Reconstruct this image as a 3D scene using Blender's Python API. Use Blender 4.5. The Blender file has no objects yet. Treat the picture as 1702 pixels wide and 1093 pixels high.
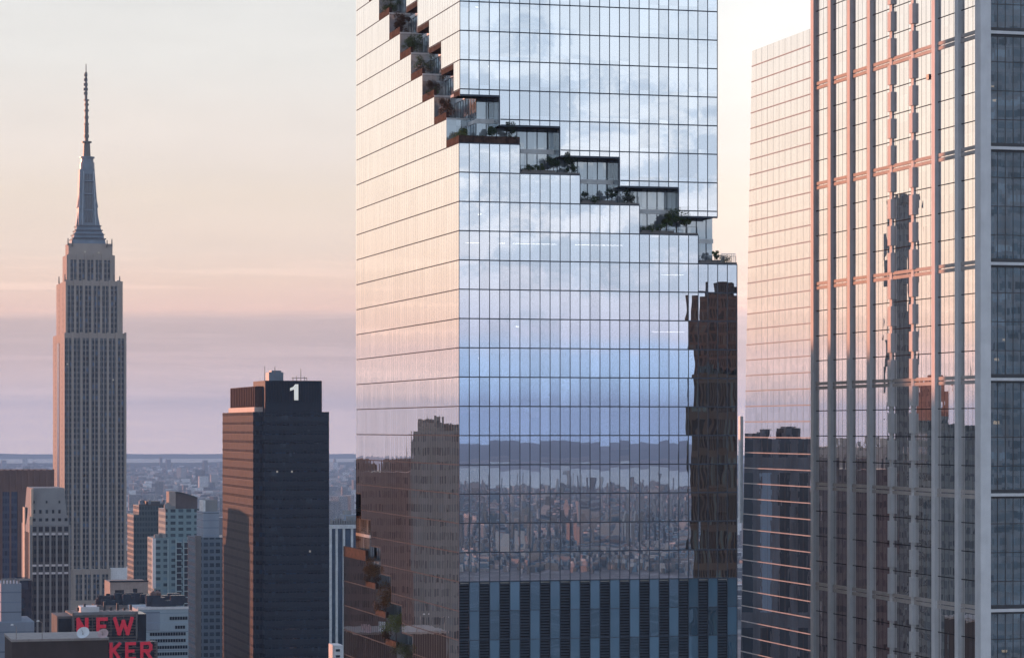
import bpy, bmesh, math, random
from mathutils import Vector, Matrix

random.seed(7)
S = bpy.context.scene
COL = S.collection

# ------------------------------------------------------------------ camera
F, CX, HY, CAMZ = 4555.0, 851.0, 711.0, 195.0      # focal length in photo pixels, centre column, horizon row, eye height (m)
cam = bpy.data.cameras.new('camera')
cam.sensor_fit = 'HORIZONTAL'
cam.sensor_width = 36.0
cam.lens = 36.0 * F / 1702.0
cam.shift_y = (HY - 546.5) / 1702.0
cam.clip_start = 1.0
cam.clip_end = 200000.0
camo = bpy.data.objects.new('camera', cam)
camo.location = (0, 0, CAMZ)
camo.rotation_euler = (math.radians(90), 0, 0)
COL.objects.link(camo)
S.camera = camo

# ------------------------------------------------------------------ render set-up
S.view_settings.view_transform = 'Standard'
S.view_settings.look = 'None'
S.view_settings.gamma = 1.0
S.view_settings.exposure = 0.0
S.cycles.max_bounces = 8
S.cycles.diffuse_bounces = 2
S.cycles.glossy_bounces = 4
S.cycles.transparent_max_bounces = 8
S.cycles.volume_bounces = 0
S.cycles.use_denoising = True
S.cycles.caustics_reflective = False
S.cycles.sample_clamp_indirect = 4.0

SUN_DIR = Vector((-0.78, 0.63, 0.07)).normalized()    # towards the sun
SUN_EL = math.asin(SUN_DIR.z)
SUN_AZ = math.atan2(SUN_DIR.x, SUN_DIR.y)


def lin(r, g, b, k=1.0):
    def f(c):
        c /= 255.0
        return (c / 12.92 if c <= 0.04045 else ((c + 0.055) / 1.055) ** 2.4) * k
    return (f(r), f(g), f(b), 1.0)


class NT:
    """tiny node-tree helper"""
    def __init__(self, tree):
        self.t = tree
        tree.nodes.clear()

    def n(self, kind, **kw):
        node = self.t.nodes.new(kind)
        for k, v in kw.items():
            setattr(node, k, v)
        return node

    def put(self, sock, v):
        if isinstance(v, bpy.types.NodeSocket):
            self.t.links.new(v, sock)
        elif v is not None:
            sock.default_value = v

    def math(self, op, a, b=None, c=None, clamp=False):
        m = self.n('ShaderNodeMath', operation=op, use_clamp=clamp)
        self.put(m.inputs[0], a); self.put(m.inputs[1], b); self.put(m.inputs[2], c)
        return m.outputs[0]

    def vmath(self, op, a, b=None, scale=None):
        m = self.n('ShaderNodeVectorMath', operation=op)
        self.put(m.inputs[0], a); self.put(m.inputs[1], b)
        if scale is not None:
            self.put(m.inputs['Scale'], scale)
        return m.outputs['Value'] if op in ('DOT_PRODUCT', 'LENGTH') else m.outputs[0]

    def mix(self, fac, a, b, blend='MIX'):
        m = self.n('ShaderNodeMix', data_type='RGBA', blend_type=blend)
        self.put(m.inputs[0], fac); self.put(m.inputs[6], a); self.put(m.inputs[7], b)
        return m.outputs[2]

    def rng(self, v, a, b, c=0.0, d=1.0, smooth=False):
        m = self.n('ShaderNodeMapRange')
        if smooth:
            m.interpolation_type = 'SMOOTHSTEP'
        self.put(m.inputs[0], v)
        for i, x in enumerate((a, b, c, d)):
            m.inputs[i + 1].default_value = x
        return m.outputs[0]

    def ramp(self, fac, stops):
        r = self.n('ShaderNodeValToRGB')
        e = r.color_ramp.elements
        while len(e) > 1:
            e.remove(e[-1])
        e[0].position, e[0].color = stops[0]
        for p, c in stops[1:]:
            x = e.new(p); x.color = c
        self.put(r.inputs[0], fac)
        return r.outputs[0]

    def noise(self, vec, scale, detail=3.0, rough=0.5):
        n = self.n('ShaderNodeTexNoise')
        self.put(n.inputs['Vector'], vec)
        n.inputs['Scale'].default_value = scale
        n.inputs['Detail'].default_value = detail
        n.inputs['Roughness'].default_value = rough
        return n.outputs['Fac']

    def comb(self, x, y, z):
        c = self.n('ShaderNodeCombineXYZ')
        self.put(c.inputs[0], x); self.put(c.inputs[1], y); self.put(c.inputs[2], z)
        return c.outputs[0]

    def sep(self, v):
        s = self.n('ShaderNodeSeparateXYZ')
        self.put(s.inputs[0], v)
        return s.outputs


# ------------------------------------------------------------------ world: dusk sky
W = bpy.data.worlds.new('World')
S.world = W
W.use_nodes = True
w = NT(W.node_tree)
d = w.n('ShaderNodeTexCoord').outputs['Generated']
dx, dy, dz = w.sep(d)
# soft cloud banks: noise stretched along the horizon
cl = w.noise(w.vmath('MULTIPLY', d, (5.0, 5.0, 34.0)), 1.0, 5.0, 0.55)
cl2 = w.noise(w.vmath('MULTIPLY', d, (15.0, 15.0, 62.0)), 1.0, 6.0, 0.62)
zwarp = w.math('ADD', dz, w.math('MULTIPLY', w.math('SUBTRACT', cl, 0.5), 0.012))


def zp(y):      # photo row -> ramp position
    return ((HY - y) / F + 0.02) / 0.2


fac = w.rng(zwarp, -0.02, 0.18)
front = w.ramp(fac, [(zp(757), lin(345, 300, 285)), (zp(690), lin(330, 285, 270)), (zp(650), lin(276, 240, 230)),
                     (zp(600), lin(236, 206, 199)), (zp(560), lin(225, 199, 193)), (zp(530), lin(228, 201, 194)),
                     (zp(514), lin(258, 219, 202)), (zp(470), lin(256, 224, 204)), (zp(420), lin(250, 227, 210)), (zp(330), lin(246, 229, 213)),
                     (zp(250), lin(243, 231, 221)), (zp(100), lin(237, 234, 229)), (zp(-80), lin(231, 233, 232))])
lefty = w.ramp(fac, [(zp(740), lin(318, 276, 255)), (zp(690), lin(322, 279, 254)), (zp(650), lin(302, 258, 236)),
                     (zp(590), lin(271, 230, 213)), (zp(550), lin(278, 235, 208)), (zp(450), lin(273, 241, 214)),
                     (zp(300), lin(269, 248, 226)), (zp(100), lin(264, 251, 236)), (zp(-80), lin(250, 245, 238))])
back = w.ramp(fac, [(zp(735), lin(240, 288, 356)), (zp(690), lin(238, 284, 352)), (zp(640), lin(230, 272, 322)), (zp(590), lin(230, 260, 302)),
                    (zp(556), lin(256, 260, 284)), (zp(480), lin(268, 270, 284)), (zp(400), lin(276, 279, 288)),
                    (zp(280), lin(280, 284, 290)), (zp(140), lin(268, 278, 288)), (zp(-60), lin(254, 268, 282))])
# azimuth weights
left = w.rng(w.vmath('DOT_PRODUCT', d, (-0.75, 0.66, 0.0)), 0.79, 0.95, 0.0, 1.0, True)
right = w.math('MULTIPLY', w.rng(dx, 0.03, 0.085, 0.0, 0.30, True), w.rng(dy, 0.3, 0.7, 0.0, 1.0, True))
front = w.vmath('SCALE', front, scale=w.math('ADD', w.rng(dz, 0.0, 0.05, 1.0, 1.08), right))
front = w.mix(left, front, w.vmath('MULTIPLY', lefty, (1.14, 1.19, 1.26)))
cl3 = w.noise(w.vmath('MULTIPLY', d, (6.0, 6.0, 210.0)), 1.0, 4.0, 0.6)
streak = w.math('ADD', w.math('MULTIPLY', w.math('SUBTRACT', cl2, 0.5), 0.14),
                w.math('MULTIPLY', w.math('MULTIPLY', w.rng(cl3, 0.46, 0.64, -0.4, 1.0, True), 0.085), w.rng(dz, 0.075, 0.045, 0.0, 1.0, True)))
front = w.vmath('SCALE', front, scale=w.math('ADD', 1.0, streak))
bcl = w.rng(cl2, 0.45, 0.60, 0.0, 1.0, True)
back = w.mix(w.math('MULTIPLY', w.math('MULTIPLY', bcl, 0.72), w.rng(dz, 0.02, 0.06, 0.15, 1.0, True)), back, lin(212, 232, 254))
back = w.vmath('SCALE', back, scale=1.18)
sky = w.mix(w.rng(dy, 0.15, -0.35, 0.0, 1.0, True), front, back)
zen = w.rng(dz, 0.17, 0.65, 0.0, 1.0, True)
sky = w.mix(zen, sky, lin(142, 168, 205))
nish = w.n('ShaderNodeTexSky')
nish.sky_type = 'NISHITA'
nish.sun_disc = False
nish.sun_elevation = SUN_EL
nish.sun_rotation = SUN_AZ
nish.air_density = 1.0
nish.dust_density = 2.0
tot = w.vmath('ADD', w.vmath('SCALE', sky, scale=9.6), w.vmath('SCALE', nish.outputs[0], scale=0.05))
bg = w.n('ShaderNodeBackground')
w.put(bg.inputs[0], tot)
bg.inputs[1].default_value = 0.1
out = w.n('ShaderNodeOutputWorld')
w.t.links.new(bg.outputs[0], out.inputs[0])

sun = bpy.data.lights.new('sun', 'SUN')
sun.energy = 5.0
sun.angle = math.radians(0.6)
sun.color = (1.0, 0.40, 0.23)
suno = bpy.data.objects.new('sun', sun)
suno.rotation_euler = SUN_DIR.to_track_quat('Z', 'Y').to_euler()
suno.location = (-400, 200, 500)
COL.objects.link(suno)

# ------------------------------------------------------------------ materials
MATS = {}


def new_mat(name):
    m = bpy.data.materials.new(name)
    m.use_nodes = True
    MATS[name] = m
    return m, NT(m.node_tree)


def plain(name, rgb, rough=0.6, spec=0.4, var=0.15, scale=0.6, metal=0.0, emit=None):
    """one colour broken by two sizes of weathering noise"""
    m, t = new_mat(name)
    p = t.n('ShaderNodeBsdfPrincipled')
    pos = t.n('ShaderNodeNewGeometry').outputs['Position']
    a = t.noise(pos, scale, 4.0)
    b = t.noise(t.vmath('MULTIPLY', pos, (1.0, 1.0, 0.12)), scale * 2.3, 3.0)
    k = t.math('ADD', t.rng(a, 0.25, 0.75, 1 - var, 1 + var), t.rng(b, 0.25, 0.75, -var * 0.6, var * 0.6))
    t.put(p.inputs['Base Color'], t.vmath('SCALE', (rgb[0], rgb[1], rgb[2]), scale=k))
    p.inputs['Roughness'].default_value = rough
    p.inputs['Specular IOR Level'].default_value = spec
    p.inputs['Metallic'].default_value = metal
    if emit:
        p.inputs['Emission Color'].default_value = (*emit[0], 1)
        p.inputs['Emission Strength'].default_value = emit[1]
    t.put(t.n('ShaderNodeOutputMaterial').inputs[0], p.outputs[0])
    return m


def glass(name, pw, ph, tint=(0.84, 0.88, 0.93), inner=(0.03, 0.045, 0.06), lo=0.72, hi=0.97, tilt=0.0016, pillow=0.003,
          wav=0.0012, vert=0.45, see=0.0, rough=0.0, var=0.06, off=(0.0, 0.0)):
    """mirror-coated curtain wall: every pane leans and bulges a little differently, so reflections break from pane to pane"""
    m, t = new_mat(name)
    uv = t.n('ShaderNodeUVMap').outputs[0]
    u, v, _ = t.sep(uv)
    cu = t.math('DIVIDE', t.math('ADD', u, off[0]), pw)
    cv = t.math('DIVIDE', t.math('ADD', v, off[1]), ph)
    fu, fv = t.math('FLOOR', cu), t.math('FLOOR', cv)
    lu = t.math('SUBTRACT', t.math('FRACT', cu), 0.5)
    lv = t.math('SUBTRACT', t.math('FRACT', cv), 0.5)
    wn = t.n('ShaderNodeTexWhiteNoise', noise_dimensions='3D')
    t.put(wn.inputs[0], t.comb(fu, fv, 3.7))
    r, g, b = t.sep(wn.outputs['Color'])
    geo = t.n('ShaderNodeNewGeometry')
    N = geo.outputs['Normal']
    T = t.vmath('NORMALIZE', t.vmath('CROSS_PRODUCT', (0, 0, 1), N))
    nz = t.noise(t.comb(t.math('MULTIPLY', u, 1.0), t.math('MULTIPLY', v, 0.45), t.math('MULTIPLY', b, 40.0)), 0.9, 0.0)
    nz2 = t.noise(t.comb(t.math('MULTIPLY', u, 0.6), t.math('MULTIPLY', v, 0.5), t.math('MULTIPLY', g, 40.0)), 0.8, 0.0)
    du = t.math('ADD', t.math('MULTIPLY', t.math('SUBTRACT', r, 0.5), tilt * 2),
                t.math('ADD', t.math('MULTIPLY', lu, t.math('MULTIPLY', t.math('SUBTRACT', b, 0.25), pillow * 2)),
                       t.math('MULTIPLY', t.math('SUBTRACT', nz, 0.5), wav * 4)))
    dv = t.math('ADD', t.math('MULTIPLY', t.math('SUBTRACT', g, 0.5), tilt * 2 * vert),
                t.math('ADD', t.math('MULTIPLY', lv, t.math('MULTIPLY', r, pillow * vert)),
                       t.math('MULTIPLY', t.math('SUBTRACT', nz2, 0.5), wav * 4 * vert)))
    Np = t.vmath('NORMALIZE', t.vmath('ADD', N, t.vmath('ADD', t.vmath('SCALE', T, scale=du),
                                                        t.vmath('SCALE', (0.0, 0.0, 1.0), scale=dv))))
    gl = t.n('ShaderNodeBsdfGlossy')
    gl.inputs['Roughness'].default_value = rough
    t.put(gl.inputs['Color'], t.vmath('SCALE', tint, scale=t.rng(g, 0, 1, 1 - var, 1.0)))
    t.put(gl.inputs['Normal'], Np)
    di = t.n('ShaderNodeBsdfDiffuse')
    t.put(di.inputs['Color'], t.vmath('SCALE', inner, scale=t.rng(b, 0, 1, 0.5, 1.5)))
    base = di.outputs[0]
    if see > 0:
        tr = t.n('ShaderNodeBsdfTransparent')
        tr.inputs[0].default_value = (0.75, 0.85, 0.9, 1)
        mx = t.n('ShaderNodeMixShader')
        mx.inputs[0].default_value = see
        t.put(mx.inputs[1], base); t.put(mx.inputs[2], tr.outputs[0])
        base = mx.outputs[0]
    lw = t.n('ShaderNodeLayerWeight')
    lw.inputs[0].default_value = 0.35
    fac = t.rng(lw.outputs['Fresnel'], 0.05, 0.7, lo, hi)
    mx = t.n('ShaderNodeMixShader')
    t.put(mx.inputs[0], fac); t.put(mx.inputs[1], base); t.put(mx.inputs[2], gl.outputs[0])
    t.put(t.n('ShaderNodeOutputMaterial').inputs[0], mx.outputs[0])
    return m


def facade(name, wall, win, pu, pv, wu, wv, offu=0.0, offv=0.0, rough=0.7, var=0.14, winrough=0.2, bright=0.0, spec=0.4):
    """masonry wall with punched windows on a grid measured in metres; panes differ in darkness (blinds, empty rooms), a few brightened in colour as lit rooms"""
    m, t = new_mat(name)
    uv = t.n('ShaderNodeUVMap').outputs[0]
    u, v, _ = t.sep(uv)
    cu = t.math('DIVIDE', t.math('ADD', u, offu), pu)
    cv = t.math('DIVIDE', t.math('ADD', v, offv), pv)
    lu = t.math('ABSOLUTE', t.math('SUBTRACT', t.math('FRACT', cu), 0.5))
    lv = t.math('ABSOLUTE', t.math('SUBTRACT', t.math('FRACT', cv), 0.5))
    mk = t.math('MULTIPLY', t.math('LESS_THAN', lu, wu * 0.5), t.math('LESS_THAN', lv, wv * 0.5))
    wn = t.n('ShaderNodeTexWhiteNoise', noise_dimensions='3D')
    t.put(wn.inputs[0], t.comb(t.math('FLOOR', cu), t.math('FLOOR', cv), 1.3))
    rr = wn.outputs['Value']
    pos = t.n('ShaderNodeNewGeometry').outputs['Position']
    a = t.noise(t.vmath('MULTIPLY', pos, (1, 1, 0.2)), 0.25, 4.0)
    wallc = t.vmath('SCALE', wall, scale=t.rng(a, 0.25, 0.75, 1 - var, 1 + var))
    winc = t.vmath('SCALE', win, scale=t.math('ADD', t.rng(rr, 0, 1, 0.55, 1.5), t.rng(rr, 0.86, 0.9, 0.0, bright)))  # bright paints a few panes lighter as lit windows
    p = t.n('ShaderNodeBsdfPrincipled')
    t.put(p.inputs['Base Color'], t.mix(mk, wallc, winc))
    t.put(p.inputs['Roughness'], t.rng(mk, 0, 1, rough, winrough))
    p.inputs['Specular IOR Level'].default_value = spec
    t.put(t.n('ShaderNodeOutputMaterial').inputs[0], p.outputs[0])
    return m


# ------------------------------------------------------------------ mesh helpers
class MB:
    def __init__(self):
        self.v, self.f, self.uv = [], [], []

    def quad(self, pts, uvs=None):
        i = len(self.v)
        self.v += [tuple(p) for p in pts]
        self.f.append(tuple(range(i, i + len(pts))))
        if uvs is None:
            uvs = []
            a = Vector(pts[1]) - Vector(pts[0])
            horiz = abs((Vector(pts[1]) - Vector(pts[0])).cross(Vector(pts[2]) - Vector(pts[1])).normalized().z) > 0.7
            for p in pts:
                if horiz:
                    uvs.append((p[0], p[1]))
                else:
                    n = (Vector(pts[1]) - Vector(pts[0])).cross(Vector(pts[2]) - Vector(pts[1]))
                    uvs.append((p[0] if abs(n.y) > abs(n.x) else p[1], p[2]))
        self.uv += uvs
        return self

    def box(self, x0, x1, y0, y1, z0, z1):
        a = [(x0, y0, z0), (x1, y0, z0), (x1, y1, z0), (x0, y1, z0), (x0, y0, z1), (x1, y0, z1), (x1, y1, z1), (x0, y1, z1)]
        for q in ((0, 1, 5, 4), (1, 2, 6, 5), (2, 3, 7, 6), (3, 0, 4, 7), (4, 5, 6, 7), (3, 2, 1, 0)):
            self.quad([a[i] for i in q])
        return self

    def frus(self, b, z0, tp, z1):
        """frustum between two axis-aligned rectangles (x0,x1,y0,y1)"""
        a = [(b[0], b[2], z0), (b[1], b[2], z0), (b[1], b[3], z0), (b[0], b[3], z0),
             (tp[0], tp[2], z1), (tp[1], tp[2], z1), (tp[1], tp[3], z1), (tp[0], tp[3], z1)]
        for q in ((0, 1, 5, 4), (1, 2, 6, 5), (2, 3, 7, 6), (3, 0, 4, 7), (4, 5, 6, 7), (3, 2, 1, 0)):
            self.quad([a[i] for i in q])
        return self

    def cyl(self, x, y, z0, z1, r0, r1=None, n=12):
        r1 = r0 if r1 is None else r1
        for k in range(n):
            a, b = 2 * math.pi * k / n, 2 * math.pi * (k + 1) / n
            self.quad([(x + r0 * math.cos(a), y + r0 * math.sin(a), z0), (x + r0 * math.cos(b), y + r0 * math.sin(b), z0),
                       (x + r1 * math.cos(b), y + r1 * math.sin(b), z1), (x + r1 * math.cos(a), y + r1 * math.sin(a), z1)])
        for z, r, s in ((z1, r1, 1), (z0, r0, -1)):
            pts = [(x + r * math.cos(s * 2 * math.pi * k / n), y + r * math.sin(s * 2 * math.pi * k / n), z) for k in range(n)]
            self.quad(pts)
        return self

    def bar(self, p, q, wd):
        """square bar between two points"""
        p, q = Vector(p), Vector(q)
        ax = (q - p).normalized()
        s = ax.cross(Vector((0, 0, 1)))
        s = Vector((1, 0, 0)) if s.length < 1e-3 else s.normalized()
        t = ax.cross(s)
        c = [(-1, -1), (1, -1), (1, 1), (-1, 1)]
        A = [p + (s * i + t * j) * wd / 2 for i, j in c]
        B = [q + (s * i + t * j) * wd / 2 for i, j in c]
        for k in range(4):
            self.quad([A[k], A[(k + 1) % 4], B[(k + 1) % 4], B[k]])
        self.quad(A[::-1]); self.quad(B)
        return self

    def build(self, name, mat, parent=None, smooth=False):
        me = bpy.data.meshes.new(name)
        me.from_pydata(self.v, [], self.f)
        l = me.uv_layers.new(name='UVMap')
        flat = []
        for a in self.uv:
            flat += [a[0], a[1]]
        l.data.foreach_set('uv', flat)
        me.materials.append(mat if not isinstance(mat, str) else MATS[mat])
        if smooth:
            me.polygons.foreach_set('use_smooth', [True] * len(me.polygons))
        me.update()
        o = bpy.data.objects.new(name, me)
        COL.objects.link(o)
        if parent:
            o.parent = parent
        return o


def tag(o, label=None, cat=None, group=None, kind=None):
    if label: o['label'] = label
    if cat: o['category'] = cat
    if group: o['group'] = group
    if kind: o['kind'] = kind
    return o


ROT = math.atan2(851 + 381, F)          # the street grid is turned by this much
CR, SR = math.cos(ROT), math.sin(ROT)


class Bld:
    """a thing on the street grid: local x runs along its front, local y along its left-hand side wall, z up"""
    def __init__(self, name, label, cat, px, Y, group=None):
        self.x, self.y = (px - CX) / F * Y, Y
        self.o = bpy.data.objects.new(name, None)
        self.o.empty_display_size = 5
        self.o.location = (self.x, self.y, 0)
        self.o.rotation_euler = (0, 0, ROT)
        COL.objects.link(self.o)
        tag(self.o, label, cat, group)

    def world(self, r, l):
        return self.x + CR * r - SR * l, self.y + SR * r + CR * l

    def r(self, px, l=0.0):
        k = (px - CX) / F
        x0, y0 = self.world(0, l)
        return (k * y0 - x0) / (CR - k * SR)

    def l(self, px, r=0.0):
        k = (px - CX) / F
        x0, y0 = self.world(r, 0)
        return (k * y0 - x0) / (-SR - k * CR)

    def z(self, py, r=0.0, l=0.0):
        return CAMZ + (HY - py) / F * self.world(r, l)[1]

    def add(self, name, mb, mat, parent=None, label=None, smooth=False, kind=None):
        o = mb.build(name, mat, parent or self.o, smooth)
        if label: o['label'] = label
        if kind: o['kind'] = kind
        return o


# ------------------------------------------------------------------ material library
PW = 1.5
glass('tower_glass', 1.5, 4.108, see=0.9, inner=(0.02, 0.03, 0.045), wav=0.0006, tilt=0.0020, pillow=0.0045, vert=0.35, tint=(0.74, 0.77, 0.81), lo=0.92, hi=0.98, var=0.15)
glass('tower_side_glass', 1.5, 4.108, tint=(0.98, 0.95, 0.92), lo=0.93, hi=0.99, tilt=0.0013, pillow=0.003, wav=0.0006, vert=0.9)
glass('recess_glass', 1.5, 4.108, tint=(0.72, 0.80, 0.86), inner=(0.30, 0.33, 0.35), lo=0.34, hi=0.8, tilt=0.003)
glass('plinth_glass', 1.5, 4.108, tint=(0.52, 0.68, 0.80), inner=(0.10, 0.19, 0.27), lo=0.45, hi=0.9)
plain('mullion', (0.035, 0.05, 0.075), 0.4)
plain('side_mullion', (0.11, 0.105, 0.105), 1.0, 0.0)
plain('pane_joint', (0.34, 0.28, 0.24), 0.5)
plain('bronze', (0.065, 0.038, 0.030), 0.8, 0.05, 0.6, 1.4)
plain('soffit_bronze', (0.05, 0.033, 0.028), 0.8, 0.05, 0.4, 1.0)
plain('deck', (0.25, 0.22, 0.20), 0.8)
plain('slab', (0.45, 0.44, 0.43), 0.7)
plain('dark_core', (0.05, 0.055, 0.06), 0.9)
plain('louver_metal', (0.07, 0.08, 0.10), 0.35, 0.5, 0.1, 0.6, 0.4)
plain('cavity_shade', (0.008, 0.01, 0.014), 0.9)
plain('lamp_strip', (0.9, 0.85, 0.75), 0.5, emit=((1.0, 0.84, 0.70), 9.0))
plain('white_frame', (0.70, 0.70, 0.70), 0.5)
plain('leaf_dark', (0.034, 0.055, 0.028), 0.7, 0.2, 0.5, 3.0)
plain('leaf_green', (0.075, 0.105, 0.036), 0.7, 0.2, 0.5, 3.0)
plain('leaf_autumn', (0.085, 0.05, 0.028), 0.7, 0.2, 0.5, 3.0)
plain('leaf_lime', (0.13, 0.15, 0.05), 0.7, 0.2, 0.5, 3.0)
plain('leaf_rust', (0.20, 0.12, 0.05), 0.7, 0.2, 0.5, 3.0)
plain('bark', (0.06, 0.045, 0.035), 0.9)


# ================================================================== GROUND, WATER, HILLS
ER = 4.18e6


def drop(x, y):
    return -(x * x + y * y) / (2 * ER)


def polar(r0, r1, a0, a1, nr, na, lift=0.0, dens=1.6):
    mb = MB()
    rs = [r0 + (r1 - r0) * (i / nr) ** dens for i in range(nr + 1)]
    for i in range(nr):
        for j in range(na):
            A, B = a0 + (a1 - a0) * j / na, a0 + (a1 - a0) * (j + 1) / na
            pts = []
            for rr, aa in ((rs[i], A), (rs[i], B), (rs[i + 1], B), (rs[i + 1], A)):
                x, y = rr * math.sin(aa), rr * math.cos(aa)
                pts.append((x, y, drop(x, y) + lift))
            if rs[i] == 0:
                pts = pts[1:]
            mb.quad(pts[::-1], [(p[0], p[1]) for p in pts[::-1]])
    return mb


m, t = new_mat('city_ground')
pos = t.n('ShaderNodeNewGeometry').outputs['Position']
big = t.noise(t.vmath('MULTIPLY', pos, (1, 1, 0)), 0.0012, 5.0, 0.6)
fine = t.noise(t.vmath('MULTIPLY', pos, (1, 1, 0)), 0.012, 6.0, 0.7)
c = t.mix(t.rng(big, 0.42, 0.58), (0.035, 0.045, 0.035, 1), (0.16, 0.15, 0.15, 1))
c = t.mix(t.rng(fine, 0.5, 0.68), c, (0.30, 0.28, 0.28, 1))
p = t.n('ShaderNodeBsdfPrincipled')
t.put(p.inputs['Base Color'], c)
p.inputs['Roughness'].default_value = 0.95
t.put(t.n('ShaderNodeOutputMaterial').inputs[0], p.outputs[0])
tag(polar(0, 26000, 0, 2 * math.pi, 40, 96).build('ground', 'city_ground'), kind='structure')

m, t = new_mat('bay_water')
pos = t.n('ShaderNodeNewGeometry').outputs['Position']
p = t.n('ShaderNodeBsdfPrincipled')
p.inputs['Base Color'].default_value = (0.10, 0.13, 0.16, 1)
p.inputs['Roughness'].default_value = 0.25
b = t.n('ShaderNodeBump')
b.inputs['Strength'].default_value = 0.15
t.put(b.inputs['Height'], t.noise(pos, 0.02, 5.0))
t.put(p.inputs['Normal'], b.outputs[0])
t.put(t.n('ShaderNodeOutputMaterial').inputs[0], p.outputs[0])
tag(polar(17800, 23200, -0.24, 0.24, 14, 40, 2.0, 1.0).build('water', 'bay_water'), kind='structure')


def ridge(name, dist, depth, a0, a1, n, h0, h1, seed, mat):
    rnd = random.Random(seed)
    ph = [rnd.uniform(0, 6.28) for _ in range(6)]
    def hh(a):
        s = sum(math.sin(a * f + p) / (1 + i * 0.6) for i, (f, p) in enumerate(zip((9, 21, 47, 83, 150, 290), ph)))
        return h0 + (h1 - h0) * (0.5 + 0.2 * s)
    mb = MB()
    prof = [(0.0, 0.0), (0.25, 0.55), (0.5, 1.0), (0.75, 0.6), (1.0, 0.0)]
    for j in range(n):
        A, B = a0 + (a1 - a0) * j / n, a0 + (a1 - a0) * (j + 1) / n
        for k in range(4):
            pts = []
            for aa, kk in ((A, k), (B, k), (B, k + 1), (A, k + 1)):
                rr = dist + depth * prof[kk][0]
                x, y = rr * math.sin(aa), rr * math.cos(aa)
                pts.append((x, y, drop(x, y) - 2 + hh(aa) * prof[kk][1]))
            mb.quad(pts[::-1], [(p[0], p[1]) for p in pts[::-1]])
    return tag(mb.build(name, mat, None, True), kind='structure')


plain('wooded_hill', (0.03, 0.055, 0.055), 0.95, 0.1, 0.4, 0.002)
ridge('hills', 15500, 2300, -0.26, 0.26, 160, 8, 30, 3, 'wooded_hill')
ridge('hills', 23300, 2400, -0.26, 0.26, 120, 20, 50, 5, 'wooded_hill')
BAZ = math.atan2(0.49, -0.87)
ridge('hills', 19500, 2500, BAZ - 0.5, BAZ + 0.5, 200, 60, 120, 9, 'wooded_hill')
ridge('hills', 22500, 2800, BAZ - 0.5, BAZ + 0.5, 200, 105, 160, 19, 'wooded_hill')
tag(polar(8600, 14500, BAZ - 0.5, BAZ + 0.5, 12, 50, 2.0, 1.0).build('water', 'bay_water'), kind='structure')

m, t = new_mat('low_rise')
pos = t.n('ShaderNodeNewGeometry').outputs['Position']
wn = t.n('ShaderNodeTexWhiteNoise', noise_dimensions='3D')
uvn = t.n('ShaderNodeUVMap').outputs[0]
t.put(wn.inputs[0], uvn)
c = t.ramp(wn.outputs['Value'], [(0.0, (0.05, 0.055, 0.065, 1)), (0.35, (0.11, 0.11, 0.115, 1)), (0.6, (0.20, 0.20, 0.205, 1)),
                                 (0.8, (0.40, 0.39, 0.38, 1)), (0.93, (0.80, 0.79, 0.78, 1))])
p = t.n('ShaderNodeBsdfPrincipled')
t.put(p.inputs['Base Color'], c)
p.inputs['Roughness'].default_value = 0.8
t.put(t.n('ShaderNodeOutputMaterial').inputs[0], p.outputs[0])


def sprawl(name, azc, spread, d0, d1, n, seed, tall=0.05, ks=1.0, mat='low_rise'):
    rnd = random.Random(seed)
    mb = MB()
    for _ in range(n):
        a = azc + rnd.uniform(-spread, spread)
        dd = d0 * (d1 / d0) ** (rnd.random() ** 0.8)
        x, y = dd * math.sin(a), dd * math.cos(a)
        wx, wy = ks * rnd.uniform(9, 32), ks * rnd.uniform(9, 32)
        h = rnd.uniform(7, 16) if rnd.random() > tall else rnd.uniform(20, 60)
        g = drop(x, y) - 1
        i0 = len(mb.uv)
        ang = ROT + rnd.choice((0, 0.5, 0.9))
        ca, sa = math.cos(ang), math.sin(ang)
        cs = [(x + ca * i * wx / 2 - sa * j * wy / 2, y + sa * i * wx / 2 + ca * j * wy / 2) for i, j in ((-1, -1), (1, -1), (1, 1), (-1, 1))]
        key = (rnd.random() * 1000, rnd.random() * 1000)
        for k in range(4):
            p, q = cs[k], cs[(k + 1) % 4]
            mb.quad([(*p, g), (*q, g), (*q, g + h), (*p, g + h)], [key] * 4)
        key = (rnd.random() * 1000, rnd.random() * 1000)
        mb.quad([(*c_, g + h) for c_ in cs], [key] * 4)
    o = mb.build(name, mat)
    return tag(o, kind='stuff')


tag(sprawl('low_rise_houses', 0.0, 0.21, 2700, 17000, 9000, 11), 'hazy sprawl of tiny low houses stretching to the horizon', 'houses')
m, t = new_mat('riverside_wall')
wn = t.n('ShaderNodeTexWhiteNoise', noise_dimensions='3D')
t.put(wn.inputs[0], t.n('ShaderNodeUVMap').outputs[0])
c = t.ramp(wn.outputs['Value'], [(0.0, (0.02, 0.035, 0.038, 1)), (0.35, (0.05, 0.10, 0.12, 1)), (0.6, (0.10, 0.20, 0.27, 1)), (0.8, (0.20, 0.37, 0.48, 1)), (0.95, (0.30, 0.25, 0.24, 1)), (1.0, (0.8, 0.85, 0.9, 1))])  # blue put into the palette to cancel the warm sunlight
p = t.n('ShaderNodeBsdfPrincipled')
t.put(p.inputs['Base Color'], c)
p.inputs['Roughness'].default_value = 0.8
t.put(t.n('ShaderNodeOutputMaterial').inputs[0], p.outputs[0])
tag(sprawl('riverside_blocks', BAZ, 0.36, 3000, 8500, 20000, 12, 0.03, 0.6, 'riverside_wall'), 'pale low blocks across the river, mirrored in the tall glass front', 'houses')

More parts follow.
